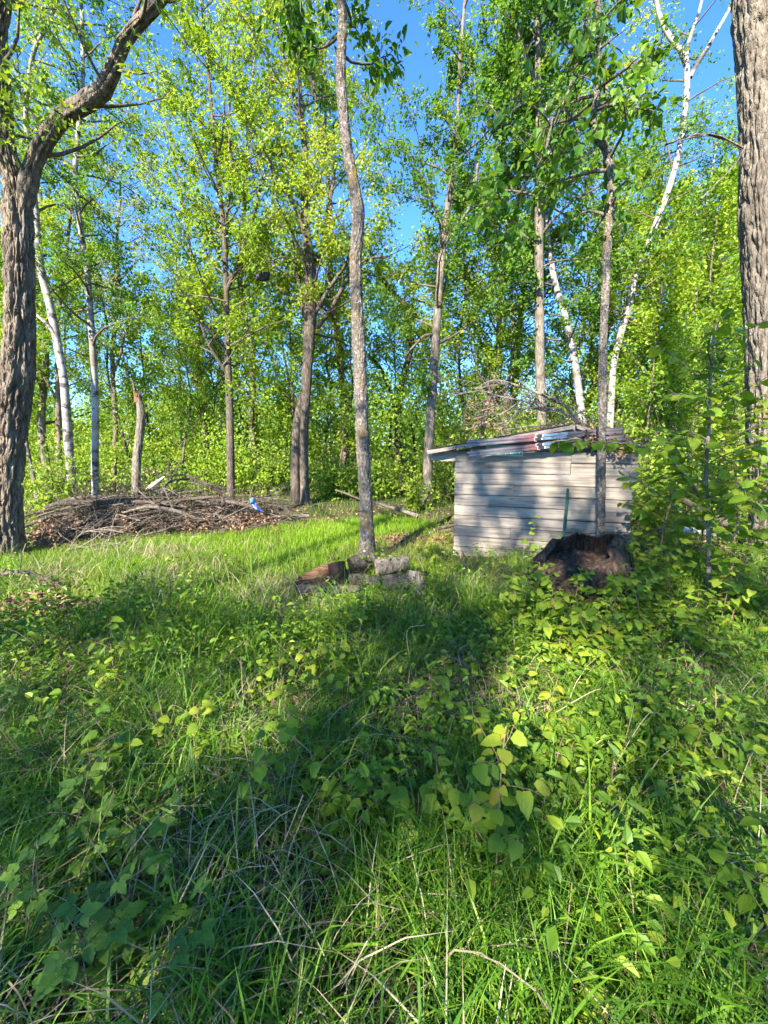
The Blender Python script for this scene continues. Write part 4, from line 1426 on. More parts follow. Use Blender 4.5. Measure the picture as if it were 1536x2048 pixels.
# bent dark branch in the grass at the left
Yb = 4.3
t = thing('bent_branch', 'dark bent fallen branch arching over dead leaves at the left edge', 'branch', W(128, 1205, Yb))
bp = W(128, 1205, Yb)
me = branch_mesh([W(-60, 1150, Yb), W(-5, 1150, Yb), W(40, 1143, Yb), (W(80, 1153, Yb)), W(110, 1166, Yb), W(134, 1188, Yb)], [0.018, 0.020, 0.022, 0.024, 0.026, 0.03], bp, 3, 0.3)
ob('bough', me, M['bark_dark'], t)
me = branch_mesh([W(-20, 1204, Yb), W(30, 1192, Yb), W(62, 1184, Yb), W(85, 1170, Yb), W(98, 1158, Yb)], [0.012, 0.026, 0.03, 0.03, 0.024], bp, 2, 0.25)
ob('fork', me, M['bark_dark'], t)
me = branch_mesh([W(2, 1148, Yb), W(8, 1140, Yb), W(14, 1134, Yb)], [0.016, 0.014, 0.01], bp, 0)
ob('stub', me, M['bark_dark'], t)
me = branch_mesh([W(96, 1156, Yb), W(104, 1150, Yb), W(113, 1150, Yb)], [0.014, 0.012, 0.006], bp, 0)
ob('stub', me, M['bark_dark'], t)
me = branch_mesh([W(40, 1146, Yb), W(42, 1120, Yb), W(41, 1100, Yb)], [0.006, 0.005, 0.003], bp, 1, 0.2)
ob('twig', me, M['bark_dark'], t)

# brush pile behind the lawn
PA, PB = Vector((-5.9, 6.9, 0)), Vector((-2.35, 8.35, 0))
PD = (PB - PA).normalized()
PN = Vector((-PD.y, PD.x, 0))


def pile_h(u):
    return 0.18 + 0.58 * math.sin(math.pi * min(1, max(0, 0.1 + u * 0.86))) ** 0.8


for k in range(72):
    u = rnd.random()
    wv = rnd.gauss(0, 0.36)
    hz = pile_h(u) * rnd.uniform(0.05, 1.0) * math.exp(-(wv / 0.6) ** 2)
    L = rnd.uniform(0.9, 2.2)
    a = rnd.gauss(0, 0.5)
    d = PD * math.cos(a) * rnd.choice((-1, 1)) + PN * math.sin(a) + Vector((0, 0, rnd.gauss(0.02, 0.12)))
    c = PA.lerp(PB, u) + PN * wv
    c.z = gz(c.x, c.y) + 0.05 + hz
    r = rnd.choice((0.008, 0.012, 0.016, 0.022, 0.03, 0.042))
    bow = Vector((0, 0, rnd.uniform(0.0, 0.22)))
    P = [c - d * L / 2, c - d * L / 6 + bow * 0.8 + PN * rnd.gauss(0, 0.06), c + d * L / 6 + bow + PN * rnd.gauss(0, 0.06), c + d * L / 2]
    for p in P:
        p.z = max(p.z, gz(p.x, p.y) + r)
    pale = rnd.random() < 0.28
    branch_thing('dead_branch', 'pale bare branch tangled in the brush pile' if pale else 'dark bare branch tangled in the brush pile', P, [r, r * 0.95, r * 0.75, r * 0.4], M['greystem'] if pale else M['bark_dark'],
                 'pale branches of the brush pile' if pale else 'dark branches of the brush pile', twigs=rnd.randrange(3, 7), tl=0.5)
# named larger pieces
branch_thing('dead_bough', 'long dark bough arching highest out of the brush pile', [W(300, 1000, 8.0), W(345, 962, 8.0), W(400, 963, 8.0), W(440, 985, 8.1), W(478, 1012, 8.2)], [0.012, 0.02, 0.028, 0.034, 0.04], M['bark_dark'], twigs=7, tl=0.5)
branch_thing('dead_bough', 'dark bough sloping to the blue plastic at the end of the brush pile', [W(330, 955, 7.9), W(372, 950, 7.9), W(410, 970, 8.0), W(450, 985, 8.1)], [0.01, 0.018, 0.026, 0.032], M['bark_dark'], twigs=5, tl=0.4)
branch_thing('dead_bough', 'thick grey bough along the front of the brush pile', [W(300, 1018, 7.6), W(360, 1025, 7.6), W(420, 1030, 7.7), W(480, 1042, 7.8)], [0.02, 0.03, 0.036, 0.04], M['greystem'], twigs=5, tl=0.4)
branch_thing('broken_bough', 'broken bough with pale torn wood pointing up from the brush pile', [W(296, 978, 8.0), W(312, 966, 8.0), W(330, 953, 8.0)], [0.05, 0.045, 0.012], M['palewood'], twigs=0)
log('pale bare log along the front foot of the brush pile', W(262, 1083, 6.9), W(402, 1076, 7.1), 0.05, M['palewood'], None, 'pale_log')
log('dark log under the left half of the brush pile', W(50, 1084, 6.8), W(262, 1082, 6.9), 0.055, M['bark_dark'], None, 'dark_log')
log('dark log at the right base of the brush pile', W(430, 1052, 7.8), W(540, 1050, 8.1), 0.06, M['bark_dark'], None, 'dark_log')
branch_thing('forked_branch', 'bleached forked branch sprawling on the lawn before the brush pile', [W(110, 1118, 5.9), W(148, 1095, 6.1), W(190, 1096, 6.2), (W(236, 1086, 6.4))], [0.008, 0.02, 0.022, 0.012], M['greystem'], twigs=9, tl=0.6)
branch_thing('forked_branch', 'small bleached branch lying just behind the sprawling forked one', [W(150, 1080, 6.3), W(170, 1064, 6.4), W(215, 1060, 6.5), (W(260, 1068, 6.6))], [0.008, 0.014, 0.014, 0.008], M['greystem'], twigs=7, tl=0.5)

# fine twigs and clumps of dead leaves in the pile: nobody could count them
tb = Tubes()
for k in range(1100):
    u = rnd.random()
    wv = rnd.gauss(0, 0.45)
    c = PA.lerp(PB, u) + PN * wv
    z = gz(c.x, c.y) + rnd.random() * pile_h(u) * 1.15 * math.exp(-(wv / 0.6) ** 2)
    d = np.array(PD) * rnd.gauss(0, 1) + rng.normal(0, 0.45, 3)
    q = bez((c.x, c.y, z), d, rnd.uniform(0.35, 1.0), 6, 0.1, 0.16)
    tb.add(q, np.linspace(rnd.uniform(0.003, 0.008), 0.002, 6), 4)
o = ob('twig_tangle', tb.mesh('twig_tangle'), M['bark_thin'])
tag(o, 'tangle of fine dead twigs through the brush pile', 'twigs', kind='stuff')


def leaf_stuff(name, label, cat, P, mat, size, up=1.0, tilt=0.5, asp=0.6, oval=True, vlo=0, vhi=1, hang=0.0, vary=(0.6, 1.3)):
    n = len(P)
    A = rng.normal(0, 0.7, (n, 3))
    A[:, 2] = A[:, 2] * 0.5 + hang
    N = rng.normal(0, tilt, (n, 3))
    N[:, 2] += up
    V, F, a = leaf_arrays(np.asarray(P), A, N, size * rng.uniform(*vary, n), asp, vlo + (vhi - vlo) * rng.random(n), oval, 0.3)
    o = ob(name, mk_mesh(name, V, F, {'v': a}), mat)
    return tag(o, label, cat, kind='stuff')


Ps = []
for k in range(120):
    u = rnd.random() ** 1.3
    wv = rnd.gauss(-0.15, 0.36)
    c = PA.lerp(PB, u) + PN * wv
    z = gz(c.x, c.y) + (0.06 + rnd.random() * 0.75) * pile_h(u) * math.exp(-(wv / 0.6) ** 2)
    Ps.append(rng.normal(0, 0.085, (34, 3)) * np.array([1.2, 1, 1.1]) + np.array([c.x, c.y, z]))
P = np.concatenate(Ps)
P = P[P[:, 2] > gh(P[:, 0], P[:, 1])]
leaf_stuff('dead_leaves', 'clumps of dry tan oak leaves hanging in the brush pile', 'dead leaves', P, M['litter'], 0.06, 0.1, 1.2, hang=-0.5, vlo=0.15)

# blue plastic caught on the pile
c = W(508, 1008, 7.75)
t = thing('blue_plastic', 'crumpled bright blue plastic caught on a branch at the end of the brush pile', 'plastic', (c.x, c.y, c.z - 0.10))
t.scale = (0.62, 0.62, 0.62)
n = 14
U, Vv = np.meshgrid(np.linspace(0, 1, n), np.linspace(0, 1, n))
wd = (1 - U) * 0.15 + 0.012
X = -0.07 + 0.30 * U + (Vv - 0.5) * 0.03
Z = 0.16 - 0.22 * U + (Vv - 0.5) * wd * 1.5
Yy = 0.025 * np.sin(Vv * 14 + U * 4) * (1 - U * 0.6) + 0.02 * np.sin(U * 9)
idx = np.arange(n * n).reshape(n, n)
F = np.stack([idx[:-1, :-1], idx[:-1, 1:], idx[1:, 1:], idx[1:, :-1]], -1).reshape(-1, 4)
fr = np.stack([X, Yy, Z], -1).reshape(-1, 3)
bk = fr + np.array([0, 0.012, 0])
o = ob('draped_sheet', mk_mesh('draped_sheet', np.concatenate([fr, bk]), np.concatenate([F, F[:, ::-1] + n * n]), smooth=True), M['blue'], t)
k = Tubes().add(np.array([(-0.07, 0, 0.20), (-0.06, 0.0, 0.27), (-0.05, 0.01, 0.33), (-0.055, 0, 0.36)]), [0.055, 0.06, 0.05, 0.02], 12, 0.5, 4, caps=True)
ob('bunched_top', k.mesh('bunched_top'), M['blue_light'], t)
for s in (0.0, 0.02):
    k = Tubes().add(np.array([(-0.05 + s, -0.035, 0.16), (0.0 + s * 2, -0.04, 0.06), (0.05 + s * 3, -0.035, 0.0)]), [0.004, 0.005, 0.003], 5)
    ob('white_cord', k.mesh('white_cord'), M['white'], t)

# dark pouch hung high in the maple
c = W(525, 548, 10.9)
t = thing('hanging_pouch', 'dark sagging pouch hung by straps high between the maple and double-stemmed oak', 'pouch', c)
t.scale = (0.72, 0.72, 0.85)
n, m_ = 16, 10
th = np.linspace(0, 2 * math.pi, n, endpoint=False)
V = []
for j in range(m_):
    f = j / (m_ - 1)
    zz = -0.20 * math.cos(f * math.pi / 2)
    rr = math.sin(f * math.pi / 2) ** 0.7
    for a in th:
        V.append((0.27 * rr * math.cos(a) + 0.02 * math.sin(5 * a), 0.13 * rr * math.sin(a), zz + (0.05 * math.cos(a) if j > 4 else 0)))
idx = np.arange(n * m_).reshape(m_, n)
F = np.stack([idx[:-1], np.roll(idx[:-1], -1, 1), np.roll(idx[1:], -1, 1), idx[1:]], -1).reshape(-1, 4)
ob('pouch_body', mk_mesh('pouch_body', np.array(V), F, smooth=True), M['darkcloth'], t)
for sx in (-1, 1):
    k = Tubes().add(np.array([(0.22 * sx, 0, 0.02 * sx), (0.2 * sx, 0, 0.1), (0.12 * sx + 0.08, 0, 0.2), (0.12, 0, 0.32)]), [0.02, 0.016, 0.014, 0.012], 6)
    ob('strap', k.mesh('strap'), M['darkcloth'], t)

# dead tree top hanging behind the shed roof
Yd = 7.6
base = W(1162, 850, Yd)
t = thing('dead_treetop', 'bleached bare treetop arching over the back of the shed roof', 'dead tree', base)
RA = [
    ([(1172, 880, 4), (1160, 848, 4), (1130, 812, 3.6), (1085, 790, 3.2), (1040, 773, 2.6), (1005, 762, 2), (980, 762, 1.4), (950, 778, 1)], 12),
    ([(1158, 846, 3), (1125, 824, 2.8), (1080, 820, 2.6), (1050, 803, 2.2), (1000, 793, 1.6), (960, 782, 1.2), (900, 792, 0.8)], 12),
    ([(1125, 818, 2.4), (1070, 815, 2.2), (1040, 818, 1.8), (990, 815, 1.4), (950, 826, 1)], 10),
    ([(1140, 830, 2), (1100, 850, 1.6), (1060, 852, 1.4), (1010, 860, 1)], 9),
    ([(1090, 792, 1.6), (1087, 765, 1.2), (1075, 752, 0.8)], 3),
    ([(1040, 803, 1.4), (1000, 830, 1.2), (960, 850, 1), (930, 860, 0.8)], 8),
]
for tr, tw in RA:
    P, R = trace3(tr, Yd, 0.3)
    ob('bough', branch_mesh(P, [r * 0.9 for r in R], base, tw, 0.55), M['greystem'] if tr[0][0] != 1090 else M['bark_thin'], t)
Ps = []
for k in range(60):
    p = W(rnd.uniform(930, 1150), rnd.uniform(790, 868), Yd + rnd.uniform(-0.2, 0.5))
    Ps.append(rng.normal(0, 0.05, (8, 3)) + np.array(p))
P = np.concatenate(Ps) - np.array(base)
n = len(P)
V, F, a = leaf_arrays(P, rng.normal(0, 1, (n, 3)), rng.normal(0, 1, (n, 3)), 0.06 * rng.uniform(0.6, 1.3, n), 0.5, None, True)
ob('withered_leaves', mk_mesh('withered_leaves', V, F, {'v': a}), M['litter'], t)['kind'] = 'stuff'

# twigs and leaves lying on the roof and its right slope
tb = Tubes()
for k in range(60):
    x = rnd.uniform(pk - 0.3, WALL + 0.2)
    y = rnd.uniform(-0.25, 0.8)
    z = gable(min(max(x, 0), WALL)) + 0.06 + rnd.random() * 0.08
    p = on_shed(x, y, z)
    tb.add(bez(p, rng.normal(0, 1, 3) * np.array([1, 1, 0.25]) + np.array([0, -0.3, -0.1]), rnd.uniform(0.2, 0.6), 5, -0.3, 0.2), np.linspace(0.005, 0.002, 5), 4)
tag(ob('roof_twigs', tb.mesh('roof_twigs'), M['bark_thin']), 'dead twigs strewn on the far slope of the shed roof', 'twigs', kind='stuff')
Ps = []
for k in range(520):
    x = rnd.uniform(0.2, WALL + 0.1)
    y = rnd.uniform(-0.18, 1.6)
    if x < pk and rnd.random() < 0.6:
        continue
    Ps.append(tuple(on_shed(x, y, gable(min(x, WALL)) + 0.055 + rnd.random() * 0.03)))
for k in range(240):
    x = rnd.uniform(pk + 0.1, WALL - 0.1)
    Ps.append(tuple(on_shed(x, -0.22 + rnd.gauss(0, 0.03), gable(x) - 0.1 + rnd.gauss(0, 0.06))))
leaf_stuff('roof_litter', 'withered brown leaves lying over the shed roof', 'dead leaves', np.array(Ps), M['litter'], 0.055, 0.8, 0.6)


# ------------------------------------------------------------------ leafy saplings whose leaves can be told apart
def leaf_mesh(name, width=0.78, tipf=1.0, cup=0.12, droop=0.18, tw=0.0, rows=8):
    """A broad pointed leaf, 1 long along +x, with a folded midrib; 44 triangles."""
    V, UV, F = [], [], []
    vv = np.linspace(0, 1, rows)
    us = (-1, -0.5, 0, 0.5, 1)
    for j, v in enumerate(vv):
        w = 0.5 * width * (math.sin(math.pi * (v ** 0.72)) ** 0.75 if 0 < v < 1 else 0.0)
        if v > 0.8:
            w *= 0.78
        for u in us:
            x = v - 0.10 * abs(u) * (1 - v) * (1 if v > 0 else 0) * 1.6
            sag = -droop * v * v
            edge = 1.0 + (0.05 if j % 2 else -0.05) * (abs(u) == 1)
            y = u * w * edge
            z = sag + cup * abs(u) * w * 1.6 - 0.10 * (u * u) * w + tw * u * w * v + 0.012 * math.sin(v * 19 + u * 2)
            V.append((x, y, z))
            UV.append((u, v))
    k = len(us)
    for j in range(rows - 1):
        for i in range(k - 1):
            a = j * k + i
            F.append((a, a + 1, a + k + 1, a + k))
    me = mk_mesh(name, np.array(V), np.array(F), smooth=True, uv=np.array(UV))
    return me


def multi_leaf(name, leaflets):
    V, F, UV, n = [], [], [], 0
    for (ang, off, L, wd) in leaflets:
        rows = 9
        for j in range(rows):
            v = j / (rows - 1)
            w = 0.5 * wd * L * (math.sin(math.pi * v ** 0.7) ** 0.8 if 0 < v < 1 else 0)
            w *= 1 + (0.16 if j % 2 else -0.14)
            for u in (-1, 0, 1):
                x, y = v * L + (0.05 * abs(u) * L if j % 2 == 0 else 0), u * w
                z = 0.22 * abs(u) * w - 0.2 * v * v * L
                ca, sa = math.cos(ang), math.sin(ang)
                V.append((off[0] + x * ca - y * sa, off[1] + x * sa + y * ca, z))
                UV.append((u, v))
        for j in range(rows - 1):
            for i in range(2):
                a = n + j * 3 + i
                F.append((a, a + 1, a + 4, a + 3))
        n += rows * 3
    return mk_mesh(name, np.array(V), np.array(F), smooth=True, uv=np.array(UV))


LEAF = {}
for mt in ('hazel', 'young'):
    LEAF[mt] = [leaf_mesh('leaf', *a) for a in ((0.80, 1, 0.12, 0.20, 0.1), (0.72, 1, 0.2, 0.35, -0.15), (0.86, 1, 0.05, 0.12, 0.0), (0.76, 1, 0.3, 0.5, 0.2), (0.82, 1, -0.1, 0.3, -0.3))]
    for me in LEAF[mt]:
        me.materials.append(M[mt])
LEAF['bramble'] = [multi_leaf('leaf', [(0, (0.32, 0), 0.68, 0.66), (1.15, (0.28, 0.02), 0.5, 0.62), (-1.15, (0.28, -0.02), 0.5, 0.62)]),
                   multi_leaf('leaf', [(0, (0.32, 0), 0.7, 0.6), (0.95, (0.26, 0.02), 0.58, 0.58), (-1.05, (0.26, -0.02), 0.52, 0.62)])]
for me in LEAF['bramble']:
    me.materials.append(M['bramble'])


def sapling(name, label, base, h, lean, twigs, n_leaf, size, kind='hazel', group=None, spread=0.22, extra=None, top_young=0, r=0.0045, cat='sapling', start=0.25, stemmat=None):
    base = Vector(base)
    base.z = gz(base.x, base.y) - 0.01
    t = thing(name, label, cat, base, group)
    tb = Tubes()
    nseg = 7
    P = []
    d = np.array([lean[0], lean[1], 1.0])
    d /= np.linalg.norm(d)
    stem = bez((0, 0, 0), d, h, nseg, 0.15, 0.07)
    tb.add(stem, np.linspace(r, r * 0.4, nseg), 6)
    nodes = []
    for k in range(twigs):
        f = start + (0.95 - start) * (k + rnd.random()) / max(1, twigs)
        i = min(int(f * (nseg - 1)), nseg - 2)
        p = stem[i] + (stem[i + 1] - stem[i]) * (f * (nseg - 1) - i)
        a = k * 2.4 + rnd.uniform(-.4, .4)
        L = spread * 0.85 * rnd.uniform(0.5, 1.25) * (1.15 - 0.5 * f)
        tw = bez(p, (math.cos(a), math.sin(a), rnd.uniform(0.35, 1.1)), L, 5, -0.35, 0.16)
        tb.add(tw, np.linspace(r * 0.3, r * 0.16, 5), 4)
        nodes.append(tw)
    if extra:
        for e in extra:
            q, _ = resample([Vector(x) - base for x in e], [1] * len(e), 0.08)
            tb.add(q, np.linspace(r * 0.7, r * 0.25, len(q)), 5)
            nodes.append(q)
            nodes.append(q)
            nodes.append(q)
    nodes.append(stem[2:])
    wts = [np.linalg.norm(q[-1] - q[0]) + 0.03 for q in nodes]
    made = 0
    for q, wt in zip(nodes, wts):
        m = max(1, int(round(n_leaf * wt / sum(wts))))
        for j in range(m):
            f = min(1.0, (0.12 + 0.88 * (j + rnd.uniform(0.4, 1.0)) / m)) * (len(q) - 1)
            i = min(int(f), len(q) - 2)
            p = q[i] + (q[i + 1] - q[i]) * (f - i)
            d = q[i + 1] - q[i]
            d = d / (np.linalg.norm(d) + 1e-9)
            sgn = 1 if j % 2 else -1
            sd = np.cross(d, (0, 0, 1))
            if np.linalg.norm(sd) < 0.4:
                an = rnd.random() * 6.28
                sd = np.array([math.cos(an), math.sin(an), 0])
            sd = sd / np.linalg.norm(sd) * sgn
            ax = sd * 0.9 + d * 0.55 + rng.normal(0, 0.25, 3)
            ax[2] = ax[2] * 0.5 - rnd.uniform(0.0, 0.55)
            ax /= np.linalg.norm(ax)
            s = size * rnd.uniform(0.55, 1.2)
            pet = p + ax * s * 0.16
            tb.add(np.array([p, pet]), [0.0014, 0.001], 3)
            X = Vector(ax)
            Nn = Vector((rnd.gauss(0, 0.4), rnd.gauss(-0.12, 0.4), 1))
            Yv = Nn.cross(X).normalized()
            Zv = X.cross(Yv)
            mt = kind
            if top_young and (p[2] > h * (1 - top_young)) and rnd.random() < 0.7:
                mt = 'young'
            me = rnd.choice(LEAF[mt])
            o = bpy.data.objects.new('leaf', me)
            COL.objects.link(o)
            o.parent = t
            o.matrix_local = Matrix.Translation(Vector(pet)) @ Matrix((X, Yv, Zv)).transposed().to_4x4() @ Matrix.Diagonal((s, s, s, 1))
            made += 1
    ob('stem', tb.mesh('stem'), stemmat or M['stem'], t)
    return made


NL = 0
# distinct plants in the near ground
NEAR = [
    ('tall young sapling with big yellow-green leaves in the sunlit near grass', G(985, 1835), 0.74, (-0.02, 0.0), 9, 46, 0.06, 'hazel', 0.25, 0.4),
    ('large-leaved sapling reaching in at the right edge of the near ground', (1.16, 1.02, 0), 0.72, (-0.03, 0.02), 8, 34, 0.06, 'hazel', 0.24, 0),
    ('broad-leaved seedling low in the near right corner', G(1320, 2010), 0.24, (0.05, 0.1), 4, 11, 0.06, 'hazel', 0.14, 0),
    ('seedling with drooping leaves under the right-hand sapling', G(1190, 2060), 0.16, (0, 0.1), 3, 8, 0.065, 'hazel', 0.12, 0),
    ('upright sapling in front of the dead leaf mound at the left', G(235, 1425), 0.72, (-0.03, 0.02), 7, 30, 0.06, 'hazel', 0.2, 0),
    ('spreading sapling left of centre over the shaded grass', G(545, 1490), 0.56, (-0.08, 0.05), 7, 28, 0.06, 'hazel', 0.26, 0.25),
    ('dark leafy sapling right of the spreading one in shaded grass', G(600, 1580), 0.42, (0.06, 0.05), 6, 22, 0.06, 'hazel', 0.22, 0),
    ('leafy sapling directly in front of the log heap', G(712, 1290), 0.60, (0.0, 0.03), 9, 52, 0.06, 'hazel', 0.30, 0.15),
    ('small sapling between the log heap and the stump', G(872, 1190), 0.50, (0.02, 0), 4, 14, 0.085, 'hazel', 0.14, 0),
    ('thin bright sapling standing before the shed wall', G(1070, 1160), 0.85, (0.0, 0.0), 3, 11, 0.085, 'hazel', 0.16, 0.2),
    ('small lit sapling at the lawn edge before the firewood', G(842, 1140), 0.75, (-0.02, 0), 4, 13, 0.08, 'young', 0.15, 0),
    ('low sapling with round leaves beside the sunlit grass patch', G(1085, 1520), 0.42, (0.05, 0.05), 6, 22, 0.06, 'hazel', 0.2, 0.1),
    ('low leafy sapling left of the spreading one', G(400, 1560), 0.40, (-0.1, 0.05), 6, 22, 0.06, 'hazel', 0.22, 0.1),
    ('seedling with folded leaves in the sunlit grass patch', G(1170, 1640), 0.20, (0, 0.05), 3, 8, 0.09, 'hazel', 0.1, 0),
    ('half-shaded sapling at the left of the log heap sapling', G(640, 1400), 0.42, (-0.05, 0.0), 6, 24, 0.085, 'hazel', 0.22, 0.1),
    ('sapling with paired leaves below the log heap sapling', G(690, 1480), 0.40, (0.05, 0.0), 6, 20, 0.06, 'hazel', 0.2, 0),
    ('tiny seedling in the dark grass at bottom centre', G(640, 1740), 0.24, (0.0, 0.1), 4, 12, 0.075, 'hazel', 0.12, 0),
    ('leafy seedling between the tall young sapling and the bottom edge', G(830, 1720), 0.28, (0.0, 0.1), 5, 16, 0.09, 'hazel', 0.14, 0.1),
]
for lb, b, h, ln, tw, nl, sz, kd, spd, ty in NEAR:
    NL += sapling('sapling', lb, b, h, ln, tw, nl, sz, kd, None, spd, top_young=ty)
# the tall understorey sapling by the massive trunk, with one long arm across the shed front
tb_ = G(1412, 1238)
NL += sapling('tall_sapling', 'tall thin understorey tree with broad leaves between shed and massive trunk', tb_, 2.75, (-0.03, 0.0), 30, 300, 0.118, 'hazel', None, 0.85,
              extra=[[W(1395, 985, tb_.y), W(1345, 925, tb_.y - 0.1), W(1290, 895, tb_.y - 0.2), W(1200, 884, tb_.y - 0.25), W(1110, 884, tb_.y - 0.3)]], r=0.022, start=0.3, stemmat=M['bark_grey'], cat='tree')
NL += sapling('tall_sapling', 'bushy tall sapling directly behind the stump, hiding the shed corner', G(1325, 1196), 1.75, (0.0, 0.0), 22, 220, 0.095, 'hazel', None, 0.6, r=0.012, start=0.25)
NL += sapling('tall_sapling', 'bushy tall sapling against the massive trunk, left of the edge sapling', G(1475, 1196), 2.25, (0.0, 0.0), 24, 240, 0.1, 'hazel', None, 0.6, r=0.014, start=0.25)
NL += sapling('tall_sapling', 'sapling leaning in at the right edge before the massive trunk', G(1520, 1260), 1.55, (0.02, 0), 16, 130, 0.09, 'hazel', None, 0.42, r=0.01)
NL += sapling('sapling', 'sapling with orange-yellow young leaves in front of the stump', G(1268, 1262), 0.62, (0.0, 0), 6, 26, 0.08, 'young', None, 0.22)
for lb, q, h, tw, nl, sz, spd in [
    ('bushy tall sapling between the stump sapling and the tall thin tree', (1388, 1184), 2.2, 22, 220, 0.095, 0.6),
    ('bushy sapling covering the lower corner of the shed', (1292, 1172), 1.35, 16, 150, 0.09, 0.5),
    ('bushy sapling in front of the massive trunk base', (1446, 1262), 1.45, 18, 190, 0.085, 0.5)]:
    NL += sapling('tall_sapling', lb, G(*q), h, (0, 0), tw, nl, sz, 'hazel', None, spd, r=0.011, start=0.2)
for k, (px, py) in enumerate([(1098, 1262), (1142, 1268), (1186, 1256), (1232, 1270)]):
    NL += sapling('sapling', ['leafy sapling hiding the left foot of the stump', 'leafy sapling left of centre before the stump', 'leafy sapling at the middle of the stump face', 'leafy sapling hiding the right foot of the stump'][k], G(px, py), rnd.uniform(0.5, 0.72), (0, 0), 9, 56, 0.07, 'hazel', None, 0.26)
SEED = sorted([(rnd.uniform(60, 1480), rnd.uniform(1290, 1780)) for _ in range(48)], key=lambda q: q[1])
for i, rw in enumerate(('far', 'second', 'third', 'near')):
    for k, (px, py) in enumerate(sorted(SEED[i * 12:(i + 1) * 12])):
        NL += sapling('seedling', 'small broad-leaved seedling in the grass, %s from the left of the %s row' % (['first', 'second', 'third', 'fourth', 'fifth', 'sixth', 'seventh', 'eighth', 'ninth', 'tenth', 'eleventh', 'twelfth'][k], rw), G(px, py), rnd.uniform(0.2, 0.48), (rnd.gauss(0, .12), rnd.gauss(0, .1)), rnd.randrange(4, 7), rnd.randrange(12, 20), rnd.uniform(0.045, 0.07), 'hazel' if rnd.random() < 0.8 else 'bramble', 'seedlings in the near grass', 0.18, r=0.0035, cat='seedling')
# the thicket round the stump
ORD = ['first', 'second', 'third', 'fourth', 'fifth', 'sixth', 'seventh', 'eighth', 'ninth', 'tenth', 'eleventh', 'twelfth', 'thirteenth', 'fourteenth', 'fifteenth']
SPOT = []
for k in range(40):
    px = rnd.uniform(1010, 1560)
    py = rnd.uniform(1185, 1400) if px > 1080 else rnd.uniform(1230, 1330)
    SPOT.append((px, py))
SPOT.sort(key=lambda q: q[1])
ROWS = [('back', SPOT[:13]), ('middle', SPOT[13:27]), ('front', SPOT[27:])]
for rw, lst in ROWS:
    for k, (px, py) in enumerate(sorted(lst)):
        b = G(px, py)
        hh = rnd.uniform(0.35, 0.75) * (1.15 if px > 1250 else 0.85)
        NL += sapling('sapling', 'leafy green sapling, %s from the left in the %s row of the stump thicket' % (ORD[k], rw), b, hh, (rnd.gauss(0, .08), rnd.gauss(0, .05)), rnd.randrange(6, 10), rnd.randrange(38, 54), rnd.uniform(0.055, 0.078), 'hazel', 'saplings of the thicket around the stump', 0.26, top_young=0.12 if rnd.random() < 0.5 else 0)
# saplings behind the stump, at the shed end
for k, px in enumerate(sorted(rnd.uniform(1270, 1480) for _ in range(7))):
    b = G(px, rnd.uniform(1130, 1175))
    NL += sapling('sapling', 'waist-high sapling between shed corner and massive trunk, %s from the left' % ORD[k], b, rnd.uniform(0.8, 1.3), (rnd.gauss(0, .08), 0), 9, 50, 0.07, 'hazel', 'saplings by the shed corner', 0.32, r=0.008)
# brambles, left and bottom
SPOT = sorted([(rnd.uniform(-60, 330), rnd.uniform(1480, 1930)) for _ in range(15)] + [(rnd.uniform(-40, 560), rnd.uniform(1935, 2150)) for _ in range(8)], key=lambda q: q[1])
for rw, lst in (('upper', SPOT[:8]), ('middle', SPOT[8:15]), ('bottom', SPOT[15:])):
    for k, (px, py) in enumerate(sorted(lst)):
        NL += sapling('bramble', 'serrated bramble, %s from the left in the %s row at the lower left' % (ORD[k], rw), G(px, py), rnd.uniform(0.22, 0.5), (rnd.gauss(0, .2), rnd.gauss(0, .15)), 4, rnd.randrange(9, 15), rnd.uniform(0.065, 0.095), 'bramble', 'brambles at the lower left', 0.16, r=0.003, cat='bramble')
print('leaf parts', NL)


# ------------------------------------------------------------------ bushes of the wood edge
def bush(label, px, Y, rx, h, n, leaf, mat, group=None):
    p = W(px, 900, Y)
    base = Vector((p.x, Y, gz(p.x, Y)))
    t = thing('bush', label, 'bush', base, group)
    tb = Tubes()
    tips = []
    for k in range(max(6, n // 90)):
        a = rnd.random() * 6.28
        q = bez((rnd.gauss(0, .12), rnd.gauss(0, .12), 0), (math.cos(a) * 0.5 * rx / h, math.sin(a) * 0.5 * rx / h, 1), h * rnd.uniform(0.5, 1.05), 7, -0.1, 0.13)
        tb.add(q, np.linspace(0.012, 0.003, 7), 5)
        for j in range(5):
            s = bez(q[1 + j], rng.normal(0, 1, 3) * np.array([1, 1, 0.4]), rx * rnd.uniform(0.35, 0.75), 5, 0.0, 0.15)
            tb.add(s, np.linspace(0.005, 0.002, 5), 4)
            tips.append(s)
    ob('stems', tb.mesh('stems'), M['bark_thin'], t)
    P = []
    for k in range(n):
        s = rnd.choice(tips)
        f = rnd.random() * 3.99
        i = int(f)
        P.append(s[i] + (s[i + 1] - s[i]) * (f - i) + rng.normal(0, 0.05, 3))
    P = np.array(P)
    A = rng.normal(0, 0.8, (n, 3))
    A[:, 2] -= 0.3
    N = rng.normal(0, 0.5, (n, 3)) + np.array(to_sun) * 0.5
    N[:, 2] += 0.6
    V, F, a = leaf_arrays(P, A, N, leaf * rng.uniform(0.6, 1.3, n), 0.7, None, True)
    ob('foliage', mk_mesh('foliage', V, F, {'v': a}), mat, t)


